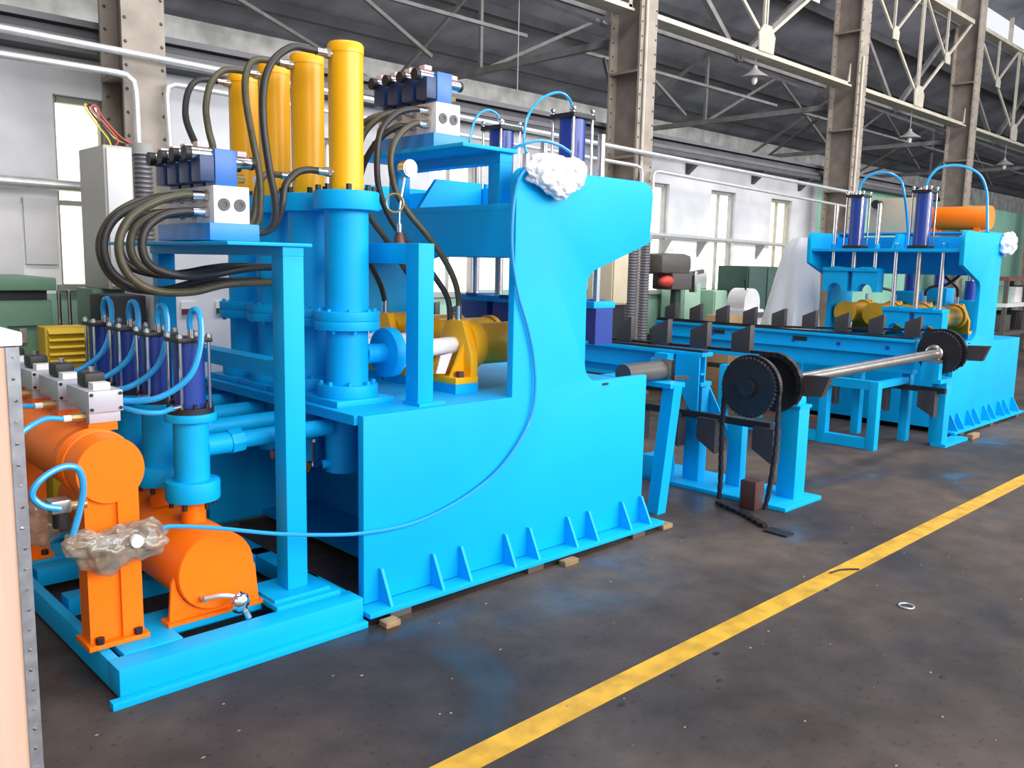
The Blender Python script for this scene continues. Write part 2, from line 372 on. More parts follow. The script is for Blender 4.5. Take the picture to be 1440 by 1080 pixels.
def truss(x0, x1, lab):
    zb, zt = 4.74, 6.78; xm = (x0+x1)/2; y0, y1 = 6.93, 7.13
    t = thing('lattice_girder', lab, 'girder', (xm, 7.03, zb), 'lattice girders between the columns')
    a, b = x0+.17, x1-.17
    MB().box(a, b, y0-.03, y1+.03, zb-.03, zb).build('bottom_flange', 'truss', t)
    MB().box(a, b, y0, y0+.02, zb, zb+.045).build('bottom_chord', 'truss', t)
    MB().box(a, b, y0-.02, y1+.02, zt, zt+.08).build('top_chord', 'truss', t)
    def gus(x, z, s): MB().prism([(x-s, z-s*.9), (x+s*1.0, z-s*.9), (x+s*1.15, z+s*.3), (x+s*.5, z+s), (x-s*.5, z+s), (x-s*1.15, z+s*.3)], 'y', y0-.02, y0).build('gusset_plate', 'truss', t)
    gus(xm, zb+.22, .2)
    for s in (-1, 1):
        xe = xm+s*((x1-x0)/2-.2)
        q = Vector(((xm+xe)/2, y0+.03, (zb+zt)/2+.12)); e0 = Vector((xm+s*.1, y0+.03, zb+.3)); e1 = Vector((xe, y0+.03, zt))
        MB().bar(e0, e1, .035, .05).build('diagonal', 'truss', t)
        gus(q.x, q.z, .12)
        MB().bar(q, (q.x, y0+.03, zt), .04).build('hanger', 'truss', t)
        MB().bar(q, (xm+s*.1, y0+.03, zt), .04).build('strut', 'truss', t)
        MB().prism([(xe-.05*s, zb), (xe+.02*s, zb), (xe+.02*s, zb+.35)], 'y', y0, y0+.02).build('end_gusset', 'truss', t)
    MB().bar((xm-.035, y0+.03, zb+.3), (xm-.035, y0+.03, zt), .035).build('hanger', 'truss', t)
    MB().bar((xm+.035, y0+.03, zb+.3), (xm+.035, y0+.03, zt), .035).build('hanger', 'truss', t)
    # back face, its shade painted in by the darker truss colour
    MB().bar((a, y1+.25, zb+.05), (b, y1+.25, zb+.05), .06, .1).build('back_chord', 'truss_shaded', t)
    MB().bar((xm, y1+.25, zb), (x0+.3, y1+.25, zt-.15), .08).build('back_diagonal', 'truss_shaded', t)
    MB().bar((xm, y1+.25, zb), (x1-.3, y1+.25, zt-.15), .08).build('back_diagonal', 'truss_shaded', t)
for (a, b), l in zip(zip(COLX, COLX[1:]), ('lattice crane girder high above the near press and yellow cylinders', 'lattice crane girder with large gusset above the gap between presses',
                                           'lattice crane girder above the far press cylinders', 'most distant lattice crane girder beyond the orange tank')): truss(a, b, l)
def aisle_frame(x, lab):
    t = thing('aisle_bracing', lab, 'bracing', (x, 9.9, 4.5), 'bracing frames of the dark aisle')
    MB().bar((x, 7.32, 4.45), (x, 12.48, 4.45), .07, .09).build('tie_beam', 'truss_shaded', t)
    MB().bar((x, 7.34, 4.6), (x, 9.9, 5.75), .05).build('diagonal', 'truss_shaded', t)
    MB().bar((x, 9.9, 5.75), (x, 12.2, 4.5), .05).build('diagonal', 'truss_shaded', t)
    MB().bar((x, 9.9, 4.49), (x, 9.9, 5.72), .05).build('post', 'truss_shaded', t)
    MB().bar((x+.1, 9.9, 4.5), (x+2.6, 9.9, 5.7), .05).build('side_brace', 'truss_shaded', t)
    MB().bar((x+5.2, 9.9, 4.5), (x+2.7, 9.9, 5.7), .05).build('side_brace', 'truss_shaded', t)
    MB().bar((x+.1, 8.0, 4.46), (x+5.2, 8.0, 4.46), .04).build('side_tie', 'truss_shaded', t)
    MB().bar((x+.1, 7.6, 4.3), (x+5.2, 11.5, 4.44), .04).build('wind_brace', 'truss_shaded', t)
for x, l in zip(COLX, ('dim roof bracing behind the column beside the white cabinet', 'dim roof bracing behind the column at the near press arm', 'dim roof bracing behind the column at the far press beam',
                       'dim roof bracing behind the column over the orange tank', 'dim roof bracing behind the most distant column')): aisle_frame(x, l)
def lamp(x, y, z, top, lab):
    t = thing('pendant_lamp', lab, 'lamp', (x, y, z), 'pendant lamps under the girders')
    MB().cyl((x, y, z+.16), (x, y, top), .008, n=6).build('cord', 'lamp_shade', t)
    MB().lathe((x, y, z), (x, y, z+.17), [(0, .21), (.12, .19), (.5, .09), (.75, .04), (1, .03)], 20).build('shade', 'lamp_shade', t)
    MB().blob((x, y, z-.03), (.045, .045, .07), 0, 1, 2).build('bulb', 'bulb', t)
lamp(11.6, 7.03, 4.42, 4.71, 'conical pendant lamp under the girder gusset between the presses')
lamp(17.3, 7.03, 4.2, 4.71, 'conical pendant lamp under the girder above the far press')
lamp(22.9, 7.03, 4.2, 4.71, 'most distant conical pendant lamp under the last girder')
tag(MB().cyl((6.93, 7.2, 3.56), (6.93, 7.2, 5.6), .006, n=6).build('hanging_wire', 'lamp_shade'), 'thin wire hanging down from the dark roof behind the near press', 'wire')

# ------------------------------------------------------------------ pipes on the wall
def pipe(name, pts, r, m, lab, cat='pipe', sub=1, rings=()):
    o = tag(MB().tube(pts, r, 10, sub).build(name, m), lab, cat); return o
pipe('wall_pipe', [(-1, 6.72, 3.17), (14.4, 6.72, 2.95)], .028, 'galv_pipe', 'long pale pipe running high across the riveted columns')
pipe('wall_pipe', [(-1, 6.72, 2.96), (2.40, 6.72, 2.965), (2.47, 6.72, 2.96), (2.52, 6.72, 2.92), (2.535, 6.72, 2.84), (2.54, 6.72, 2.45)], .027, 'galv_pipe', 'pale pipe that bends down into the flexible conduit beside the white cabinet')
pipe('wall_pipe', [(2.78, 6.72, 2.45), (2.765, 6.72, 2.86), (2.78, 6.72, 2.92), (2.83, 6.72, 2.945), (2.9, 6.72, 2.945), (8.5, 6.72, 2.86), (8.60, 6.72, 2.84), (8.63, 6.72, 2.78), (8.63, 6.72, 2.2)], .024, 'galv_pipe', 'pale pipe running from valve bank behind yellow cylinders and bending down at near press arm')
pipe('wall_pipe', [(8.86, 6.72, 2.2), (8.86, 6.72, 2.76), (8.88, 6.72, 2.81), (8.95, 6.72, 2.83), (14.2, 6.72, 2.71)], .022, 'galv_pipe', 'pale pipe starting beside near press arm and running above three windows')
pipe('wall_pipe', [(-1, 7.45, 2.21), (2.36, 7.45, 2.18)], .045, 'galv_pipe', 'thick grey handrail pipe below the lilac wall, left of white cabinet')
pipe('wall_pipe', [(8.95, 7.45, 2.10), (14.4, 7.45, 2.04)], .032, 'galv_pipe', 'grey pipe on brackets crossing the three windows at mid height')
for x in (10.3, 11.2, 12.9):
    tag(MB().prism([(7.44, 2.035), (7.6, 2.035), (7.6, 1.8)], 'x', x-.02, x+.02).build('pipe_bracket', 'frame_grey'), 'triangular grey bracket holding the mid-height window pipe', 'bracket', 'brackets of the window pipe')
pipe('column_pipe', [(8.68, 6.777, 1.0), (8.68, 6.777, 5.2)], .02, 'truss', 'thin pale pipe running up the column behind the near press arm')
pipe('column_pipe', [(14.55, 6.777, 1.0), (14.55, 6.777, 5.2)], .02, 'truss', 'thin pale pipe running up the column behind the far press beam')
def conduit(x, y, z0, z1, r, lab):
    t = thing('flexible_conduit', lab, 'conduit', (x, y, z0), 'corrugated conduits')
    n = int((z1-z0)/.034); pr = []
    for i in range(n):
        a = i/n; pr += [(a, r*.82), (a+.35/n, r), (a+.65/n, r)]
    pr.append((1, r*.82))
    MB().lathe((x, y, z0), (x, y, z1), pr, 16).build('corrugated_sleeve', 'conduit', t)
    MB().cyl((x, y, z1-.03), (x, y, z1+.05), r*1.15, n=16).build('collar', 'frame_grey', t)
conduit(2.54, 6.66, 1.0, 2.42, .075, 'corrugated grey conduit hanging beside the white electrical cabinet')
conduit(2.80, 6.66, 1.0, 2.40, .055, 'thinner corrugated grey conduit behind the first valve bank')
conduit(8.23, 6.5, 0.0, 1.95, .085, 'thick corrugated conduit between beige cabinet and drilling machine')
conduit(8.48, 6.5, 0.0, 1.98, .065, 'thinner corrugated conduit next to the thick one by the drilling machine')

# ------------------------------------------------------------------ background furniture
def cabinet(name, lab, x0, x1, y0, y1, z0, z1, m, md=None, doors=1, legs=None, handle=True):
    t = thing(name, lab, 'cabinet', ((x0+x1)/2, (y0+y1)/2, legs if legs is not None else z0))
    b = MB().box(x0, x1, y0, y1, z0, z1).build('body', m, t, bevel=.008)
    w = (x1-x0)/doors
    for i in range(doors):
        a = x0+i*w+.015; c = x0+(i+1)*w-.015
        d = MB().box(a, c, y0-.018, y0, z0+.02, z1-.02).build('door', md or m, t, bevel=.004)
        if handle: MB().box(c-.05, c-.03, y0-.035, y0-.018, (z0+z1)/2-.06, (z0+z1)/2+.06).build('handle', 'black', d)
    return t
t = cabinet('electrical_cabinet', 'tall white electrical cabinet mounted beside the narrow window', 2.04, 2.225, 6.0, 6.48, 1.42, 2.36, 'cabinet_grey', 'cabinet_white', handle=False)
MB().box(2.032, 2.04, 6.1, 6.13, 1.66, 1.71).build('lock', 'black', t)
MB().box(1.98, 2.2, 6.15, 6.48, 0, 1.42).build('stand', 'bg_green', t, bevel=.01)
for k, (dx, m, l) in enumerate(((0, 'wire_yellow', 'yellow loose wire sticking out above the white electrical cabinet'), (.03, 'wire', 'black loose wire bundle looping above the white electrical cabinet'), (.06, 'wire_red', 'red loose wire looping above the white electrical cabinet'))):
    tag(MB().tube([(2.20, 6.3+dx, 2.36), (2.19+dx, 6.32, 2.43), (2.13+dx, 6.36, 2.53), (2.07+dx*.6, 6.38, 2.63), (2.08+dx, 6.4, 2.66), (2.14+dx, 6.42, 2.58), (2.26+dx, 6.44, 2.47), (2.34+dx, 6.46, 2.44)], .006, 6).build('loose_wire', m), l, 'wire')
t = cabinet('control_cabinet', 'beige-white control cabinet with two nameplates behind blue pneumatic cylinders', 2.12, 3.3, 5.45, 5.95, 0, 1.72, 'panel_white', doors=2, handle=False)
for x, m in ((2.33, 'label_red'), (2.56, 'label_green')):
    p = MB().box(x-.05, x+.05, 5.42, 5.432, 1.28, 1.36).build('nameplate', 'label_white', t)
    MB().box(x-.05, x+.05, 5.415, 5.42, 1.28, 1.315).build('text_strip', m, p)
MB().box(2.62, 2.65, 5.41, 5.432, .95, 1.03).build('handle', 'black', t)
t = cabinet('machine_cabinet', 'green machine cabinet with dark slot near its top at the left wall', .3, 1.66, 5.9, 6.7, 0, 1.36, 'bg_green', handle=False)
MB().box(.3, 1.68, 5.86, 6.72, 1.42, 1.5).build('lid', 'bg_green', t, bevel=.01); MB().box(.32, 1.64, 5.93, 6.66, 1.36, 1.42).build('slot', 'black', t)
MB().box(1.40, 1.56, 5.868, 5.882, 1.2, 1.206).build('latch_bar', 'bg_green_dark', t); MB().box(1.46, 1.50, 5.868, 5.882, 1.1, 1.19).build('latch', 'steel', t)
for k, (a, b, z0) in enumerate(((1.5, 1.94, 1.38), (1.96, 2.2, 1.56))):
    tag(MB().box(a, b, 7.57, 7.598, z0, 2.08).build('wall_board', 'panel_white', bevel=.004), ('stained white wall board fixed under the handrail pipe', 'clean white wall board fixed next to the stained one')[k], 'board')
t = thing('louvred_guard', 'yellow louvred guard box between green cabinet and blue pneumatic cylinders', 'guard', (1.64, 5.7, 0))
MB().box(1.53, 1.78, 5.62, 5.78, .0, 1.21).build('body', 'bg_yellow', t, bevel=.01)
for i in range(5):
    z = 1.0+i*.043; MB().prism([(5.62, z+.03), (5.585, z), (5.59, z-.006), (5.62, z+.012)], 'x', 1.545, 1.765).build('slat', 'bg_yellow', t)
for x in (1.70, 1.76): MB().cyl((x, 5.9, .0), (x, 5.9, 1.42), .012, n=8).build('post', 'chrome', t)
tag(MB().box(1.88, 2.09, 5.5, 5.9, 0, 1.4).build('switch_box', 'black', bevel=.01), 'black switch box under the white electrical cabinet', 'box')

t = cabinet('wall_cabinet', 'beige electrical cabinet beside corrugated conduits, seen through the near press throat', 7.62, 7.9, 6.3, 6.66, 1.2, 1.86, 'cabinet_beige', handle=False)
MB().box(7.62, 7.9, 6.32, 6.64, 0, 1.2).build('stand', 'black', t)
MB().box(7.612, 7.62, 6.36, 6.48, 1.7, 1.76).build('label_plate', 'label_white', t)
def drilling_machine():
    k = 1.12
    t = thing('drilling_machine', 'dark bench drilling machine with rounded motor head and red guard', 'machine', (9.6, 6.75, 0))
    X = lambda v: v*k; Z = lambda v: 1.65+(v-1.65)*k
    def bx(nm, x0, x1, y0, y1, z0, z1, m, bv): return MB().box(X(x0), X(x1), X(y0), X(y1), Z(z0) if z0 else 0, Z(z1)).build(nm, m, t, bevel=bv)
    bx('bench', 8.3, 8.95, 5.8, 6.3, 0, .85, 'bg_green_dark', .02); bx('table', 8.36, 8.88, 5.8, 6.3, .85, .91, 'grey_iron', .01)
    MB().cyl((X(8.58), X(6.1), Z(.91)), (X(8.58), X(6.1), Z(1.4)), .07, n=16).build('pillar', 'bg_green_dark', t)
    bx('motor_head', 8.02, 8.62, 5.9, 6.25, 1.56, 1.80, 'grey_iron', .09); bx('gearbox', 8.26, 8.66, 5.92, 6.22, 1.38, 1.58, 'grey_iron', .03)
    MB().blob((X(8.2), X(5.97), Z(1.48)), (.13, .08, .075), .1, 2, 3).build('guard', 'red', t)
    MB().bar((X(8.6), X(5.95), Z(1.56)), (X(8.9), X(5.95), Z(1.6)), .05).build('lever', 'grey_iron', t); bx('chuck', 8.68, 8.73, 5.9, 5.98, 1.35, 1.6, 'chrome', .005)
drilling_machine()
for x0, x1, y0, y1, z1, m, lab in ((10.2, 10.62, 7.12, 7.5, 1.42, 'bg_green_light', 'pale green machine box right behind the drilling machine'), (10.72, 11.05, 6.95, 7.4, 1.32, 'bg_green_light', 'pale green bench cabinet under the middle window'),
                             (9.1, 9.32, 7.1, 7.45, 1.42, 'bg_green_light', 'pale green box behind the corrugated conduits')):
    cabinet('tool_cabinet', lab, x0, x1, y0, y1, 0, z1, m, handle=True)
t = thing('grinding_machine', 'white grinding machine with domed cover beside the dark green cabinet', 'machine', (10.4, 6.3, 0))
MB().box(10.2, 10.66, 6.1, 6.48, 0, 1.1).build('pedestal', 'panel_white', t, bevel=.02)
MB().prism([(10.22, 1.1), (10.62, 1.1), (10.62, 1.18)]+arc(10.42, 1.18, .2, 0, 180, 10)+[(10.22, 1.18)], 'y', 6.15, 6.42).build('wheel_cover', 'panel_white', t)
MB().box(10.2, 10.66, 6.05, 6.1, 1.0, 1.06).build('tool_rest', 'grey_iron', t)
MB().cyl((10.32, 6.2, 1.36), (10.28, 6.2, 1.5), .012, n=8).build('lever', 'black', t)
cabinet('steel_cupboard', 'dark green steel double door cupboard in front of the third window', 11.1, 12.15, 6.65, 7.15, 0, 1.68, 'bg_green_dark', doors=2)
tag(MB().box(9.25, 9.6, 5.75, 6.1, .0, 1.06).build('cardboard_box', 'cardboard', bevel=.01), 'tall brown cardboard carton behind the black saddles', 'carton')
tag(MB().box(10.9, 11.3, 5.8, 6.1, .75, 0.95).build('white_carton', 'white_block', bevel=.01), 'small white carton on the workbench before the dark green cupboard', 'carton')
t = thing('workbench', 'low wooden workbench carrying the small white carton', 'table', (11.5, 5.95, 0))
MB().box(10.75, 12.2, 5.65, 6.25, .69, .75).build('bench_top', 'wood', t, bevel=.008)
for x in (10.81, 12.14):
    for y in (5.71, 6.19): MB().box(x-.04, x+.04, y-.04, y+.04, 0, .69).build('leg', 'grey_iron', t)
# bench and machine at the far right
t = thing('storage_rack', 'rack with red-brown top shelf and dark goods beside the far press', 'rack', (21.5, 6.2, 0))
for z, m in ((1.5, 'red_brown'), (.95, 'panel_white'), (.35, 'grey_iron')): MB().box(19.9, 24.0, 5.8, 6.6, z, z+.08).build('shelf', m, t)
for x in (19.95, 21.4, 22.7, 23.95):
    for y in (5.85, 6.55): MB().box(x-.04, x+.04, y-.04, y+.04, 0, 1.5).build('post', 'grey_iron', t)
for i, (x, w, h, m) in enumerate(((20.4, .5, .3, 'bg_green_light'), (21.2, .5, .34, 'panel_white'), (21.9, .6, .36, 'grey_iron'), (22.8, .5, .26, 'bg_green_dark'))):
    tag(MB().box(x-w/2, x+w/2, 5.95, 6.4, 1.03, 1.03+h).build('bin', m, bevel=.015), ('pale green', 'white', 'dark grey', 'dark green')[i]+' bin on the middle shelf of the storage rack', 'bin')
for i, (x, w, h, m) in enumerate(((20.5, .6, .34, 'grey_iron'), (21.5, .7, .4, 'black'), (22.6, .6, .3, 'panel_white'))):
    tag(MB().box(x-w/2, x+w/2, 5.95, 6.4, .43, .43+h).build('bin', m, bevel=.015), ('grey', 'black', 'white')[i]+' bin on the lowest shelf of the storage rack', 'bin')

# ================================================================== PRESSES
ROWS = [3.62, 3.97, 4.31, 4.65]
def press(lab, mirror, m):
    # near press runs from x 2.16 to 4.24 and opens towards +x; the far one is its mirror image
    fx = (lambda x: 13.4-x) if mirror else (lambda x: x)
    yo = -0.1 if mirror else 0.0
    zs = 0.965 if mirror else 1.0
    t = thing('press_frame', lab, 'press', (fx(3.2), 4.0+yo, 0))
    def P(poly): return [(fx(x), z*zs) for x, z in poly]
    def bx(nm, x0, x1, y0, y1, z0, z1, bevel=0, mm=None):
        a, b = sorted((fx(x0), fx(x1))); return MB().box(a, b, y0+yo, y1+yo, z0*zs, z1*zs).build(nm, mm or m, t, bevel=bevel)
    side = [(2.16, .06), (4.24, .06), (4.24, .985)]+arc(3.77, 1.095, .11, 270, 180, 5)+arc(3.765, 1.52, .11, 180, 107, 5)+[(4.215, 1.785), (4.225, 2.02)]+arc(4.14, 2.05, .09, 0, 90, 4)+arc(3.17, 2.06, .08, 90, 180, 4)+[(3.09, .95), (2.16, .95)]
    for y in (3.2, 4.82): MB().prism(P(side), 'y', y+yo, y+.045+yo).build('side_plate', m, t, bevel=.004)
    bx('base_top', 2.14, 4.2, 3.245, 4.82, .905, .95)
    bx('base_floor', 2.5, 4.22, 3.245, 4.82, .06, .09)
    bx('bulkhead', 2.86, 2.89, 3.245, 4.82, .09, .905)
    bx('end_plate', 4.19, 4.22, 3.245, 4.82, .09, .905)
    bx('cross_plate', 3.09, 3.12, 3.245, 4.82, 1.68, 1.92)
    bx('cross_plate', 3.62, 3.65, 3.245, 4.82, 1.68, 1.92)
    bx('top_shelf', 3.09, 4.205, 3.245, 4.82, 1.92, 1.955, .003)
    bx('back_panel', 3.60, 3.625, 3.245, 4.82, 1.955, 2.1)
    MB().prism(P([(3.11, 1.955), (3.24, 2.13), (3.59, 2.13), (3.59, 1.955)]), 'y', 4.03+yo, 4.06+yo).build('rib', m, t)
    MB().prism(P([(3.63, 1.955), (3.63, 2.13), (3.8, 2.13), (3.9, 1.955)]), 'y', 4.03+yo, 4.06+yo).build('rib', m, t)
    for ys, y0, y1 in ((1, 3.09, 3.2), (-1, 4.865, 4.97)):
        bx('foot_plate', 2.12, 4.34, y0, y1, .035, .06, .003)
    for x in (2.25, 2.56, 2.74, 3.05, 3.23, 3.54, 3.72, 4.03, 4.22):
        g = MB().rings([[(fx(x-.008), 3.1+yo, .06*zs), (fx(x-.008), 3.2+yo, .06*zs), (fx(x-.008), 3.2+yo, .22*zs), (fx(x-.008), 3.18+yo, .22*zs)],
                        [(fx(x+.008), 3.1+yo, .06*zs), (fx(x+.008), 3.2+yo, .06*zs), (fx(x+.008), 3.2+yo, .22*zs), (fx(x+.008), 3.18+yo, .22*zs)]])
        g.build('foot_gusset', m, t)
    bx('name_slot', 3.82, 3.87, 3.195, 3.2, .955, .967, mm='black')
    for x in (2.3, 3.2, 4.1):
        for y in (3.15, 4.9): bx('levelling_pad', x-.06, x+.06, y-.05, y+.05, 0, .035, mm='grey_iron')
    return t
press('near blue press frame with C-shaped side plates and gusseted foot', False, 'blue')
press('far blue press frame facing the near one, with levelling foot on the floor', True, 'blue_far')

# ---- vertical hydraulic cylinders: blue barrel below, yellow barrel on top
ORD = ['closest to the tall blue post and front side plate', 'second in the row, counted from the front side plate', 'third in the row, counted from the front side plate', 'last in the row, beside the control cabinet']
def intensifier(y, lab):
    x = 2.35; z = .95
    t = thing('hydraulic_cylinder', lab, 'cylinder', (x, y, z), 'upright blue and yellow hydraulic cylinders')
    MB().box(x-.165, x+.165, y-.165, y+.165, z, z+.03).build('base_plate', 'blue', t, bevel=.003)
    MB().cyl((x, y, .98), (x, y, 1.04), .15, n=32).build('base_flange', 'blue', t, bevel=.004)
    MB().cyl((x, y, 1.04), (x, y, 1.31), .103, n=32).build('lower_barrel', 'blue', t)
    MB().lathe((x, y, 1.31), (x, y, 1.40), [(0, .16), (.49, .16), (.5, .155), (.51, .16), (1, .16)], 32).build('middle_flange', 'blue', t, bevel=.004)
    MB().cyl((x, y, 1.40), (x, y, 1.885), .106, n=32).build('upper_barrel', 'blue', t)
    MB().cyl((x, y, 1.885), (x, y, 1.975), .158, n=32).build('top_flange', 'blue', t, bevel=.006)
    yb = MB().lathe((x, y, 1.975), (x, y, 2.66), [(0, .083), (.93, .083), (.93, .0855), (.985, .0855), (1, .078)], 32).build('yellow_barrel', 'yellow', t)
    for zz in (2.60, 2.06): MB().cyl((x-.083, y, zz), (x-.125, y, zz), .02, n=12).build('port', 'steel', yb)
    mb = MB(); bolt_ring(mb, (x, y, 1.975), (0, 0, 1), .133, 8, .014, .028, .3)
    stuff(mb.build('flange_bolts', 'black', t)); mb = MB(); bolt_ring(mb, (x, y, 1.04), (0, 0, 1), .128, 8, .012, .018, .3); bolt_ring(mb, (x, y, 1.40), (0, 0, 1), .135, 8, .011, .012, .3); bolt_ring(mb, (x, y, 1.31), (0, 0, -1), .135, 8, .011, .015, .3)
    stuff(mb.build('painted_bolts', 'blue', t))
    MB().cyl((x+.1, y, 1.18), (x+.215, y, 1.18), .05, n=24).build('outlet', 'blue', t)
    MB().cyl((x+.215, y, 1.18), (x+.275, y, 1.18), .128, n=32).build('outlet_flange', 'blue', t, bevel=.006)
for y, l in zip(ROWS, ORD): intensifier(y, 'upright hydraulic cylinder, yellow on blue, '+l)

# ---- horizontal yellow sealing heads on the base
def sealing_head(y, lab, mirror=False):
    fx = (lambda x: 13.4-x) if mirror else (lambda x: x)
    yo = -.1 if mirror else 0; y += yo; zb = .95*.965 if mirror else .95; X = 3.0; zc = zb+.245
    t = thing('sealing_head', lab, 'cylinder', (fx(X), y, zb), 'far yellow sealing heads' if mirror else 'yellow sealing heads')
    def bx(nm, x0, x1, y0, y1, z0, z1, m, bevel=0):
        a, b = sorted((fx(x0), fx(x1))); return MB().box(a, b, y0, y1, z0, z1).build(nm, m, t, bevel=bevel)
    bx('pedestal', X-.075, X+.085, y-.155, y+.155, zb, zb+.05, 'blue_far' if mirror else 'blue')
    bx('foot', X-.075, X+.085, y-.155, y+.155, zb+.05, zb+.085, 'yellow', .003)
    MB().prism([(y-.15, zb+.085), (y+.15, zb+.085), (y+.15, zb+.2), (y+.07, zb+.385), (y-.07, zb+.385), (y-.15, zb+.2)], 'x', *sorted((fx(X+.035), fx(X+.085)))).build('bracket', 'yellow', t, bevel=.005)
    for s in (-1, 1): MB().prism([(fx(X-.06), zb+.085), (fx(X+.035), zb+.085), (fx(X+.035), zb+.27)], 'y', y+s*.085-.008, y+s*.085+.008).build('rib', 'yellow', t)
    MB().cyl((fx(X+.085), y, zc), (fx(X+.17), y, zc), .14, n=32).build('collar', 'yellow', t, bevel=.01)
    MB().cyl((fx(X+.17), y, zc), (fx(X+.60), y, zc), .118, n=32).build('barrel', 'yellow', t)
    MB().cyl((fx(X+.60), y, zc), (fx(X+.64), y, zc), .13, n=32).build('end_flange', 'yellow', t, bevel=.006)
    MB().cyl((fx(X-.02), y-.125, zb+.085), (fx(X-.02), y-.125, zb+.115), .024, n=6).build('foot_bolt', 'nut_brown', t)
    MB().cyl((fx(X+.07), y, zb+.385), (fx(X+.07), y, zb+.46), .018, n=12).build('port', 'chrome', t)
    if not mirror:
        MB().tube([(2.63, y, 1.18), (2.75, y, 1.18), (2.88, y, 1.19), (2.98, y, 1.195), (3.04, y, 1.195)], .047, 14).build('wrapped_rod', 'white_pipe', t)
        MB().prism([(2.90, 1.15), (2.98, 1.16), (2.93, 1.05), (2.87, 1.055)], 'y', y-.06, y-.052).build('wrap_tail', 'white_pipe', t)
for y, l in zip(ROWS, ('with white rod behind the gate post', 'second from the front side plate of near press', 'third from the front side plate of near press', 'farthest from the front side plate of near press')): sealing_head(y, 'yellow sealing cylinder on near press base, '+l)
for y, l in zip(ROWS, ('closest to its front side plate', 'second from its front side plate', 'third from its front side plate', 'beside the plastic-draped machine')): sealing_head(y, 'yellow sealing cylinder on far press base, '+l, True)

# ---- gate frame standing between cylinders and heads
t = thing('gate_frame', 'blue square-tube gate frame standing on near press base beside outlet flange', 'frame', (2.58, 4.0, .95))
for x0, y in ((2.53, 3.33), (2.627, 4.755)): MB().box(x0, x0+.095, y-.05, y+.05, .96, 1.735).build('post', 'blue', t, bevel=.004); MB().box(x0-.01, x0+.15, y-.075 if y < 4 else y-.06, y+.06, .95, .965).build('foot_plate', 'blue', t)
MB().box(2.53, 2.625, 3.38, 4.80, 1.635, 1.735).build('crossbar', 'blue', t, bevel=.004)

# ---- clamp units: pneumatic cylinder, guide rods and clamp block
def clamp(x, y, ztop, zsh, zpad, lab, m, pm, rodtop):
    t = thing('clamp_unit', lab, 'pneumatic clamp', (x, y, zpad), 'pneumatic pipe clamps')
    MB().box(x-.1, x+.1, y-.1, y+.1, zsh, zsh+.035).build('lower_head', 'black', t, bevel=.004)
    MB().cyl((x, y, zsh+.035), (x, y, ztop-.03), .082, n=24).build('barrel', 'navy', t)
    tp = MB().box(x-.1, x+.1, y-.1, y+.1, ztop-.03, ztop).build('upper_head', 'black', t, bevel=.004)
    for sx in (-1, 1):
        for sy in (-1, 1):
            MB().cyl((x+sx*.086, y+sy*.086, zsh+.03), (x+sx*.086, y+sy*.086, ztop+.03), .009, n=8).build('tie_rod', 'chrome', t)
            MB().blob((x+sx*.086, y+sy*.086, ztop+.02), (.018, .018, .02), .1, 3, 1).build('tie_nut', 'chrome', tp)
    MB().cyl((x, y, ztop), (x, y, ztop+.04), .02, n=10).build('air_fitting', 'chrome', tp)
    MB().cyl((x, y, zpad+.1), (x, y, zsh-.035), .028, n=14).build('piston_rod', 'steel', t)
    for s in (-1, 1): MB().cyl((x, y+s*.24, zpad+.1), (x, y+s*.24, rodtop), .024, n=12).build('guide_rod', 'chrome', t); MB().cyl((x, y+s*.24, zsh), (x, y+s*.24, zsh+.05), .032, n=12).build('bushing', m, t)
    MB().box(x-.1, x+.1, y-.31, y+.31, zpad+.06, zpad+.1).build('clamp_plate', m, t, bevel=.004)
    for s in (-1, 1):
        c = y+s*.17
        poly = [(c-.14, zpad+.06), (c-.14, zpad-.16)]+[(c+.09*math.cos(a), zpad-.16+.09*math.sin(a)) for a in [PI-PI*i/8 for i in range(9)]]+[(c+.14, zpad-.16), (c+.14, zpad+.06)]
        MB().prism(poly, 'x', x-.08, x+.08).build('clamp_jaw', pm, t)
        MB().box(x-.105, x+.105, c-.05, c+.05, zpad+.085, zpad+.11).build('jaw_key', pm, t)
clamp(4.03, 3.69, 2.56, 1.955, 1.33, 'pneumatic pipe clamp on near press shelf, close to plastic-wrapped valve', 'blue', 'navy', 2.42)
clamp(4.03, 4.33, 2.55, 1.955, 1.33, 'pneumatic pipe clamp on near press shelf, behind the second valve bank shelf', 'blue', 'navy', 2.36)
clamp(9.37, 4.30, 2.47, 1.887, 1.58, 'raised pneumatic pipe clamp on far press, beside the plastic-draped machine', 'blue_far', 'blue_far', 2.37)
clamp(9.37, 3.60, 2.49, 1.887, 1.17, 'lowered pneumatic pipe clamp on far press, in front of the orange tank', 'blue_far', 'blue_far', 1.95)

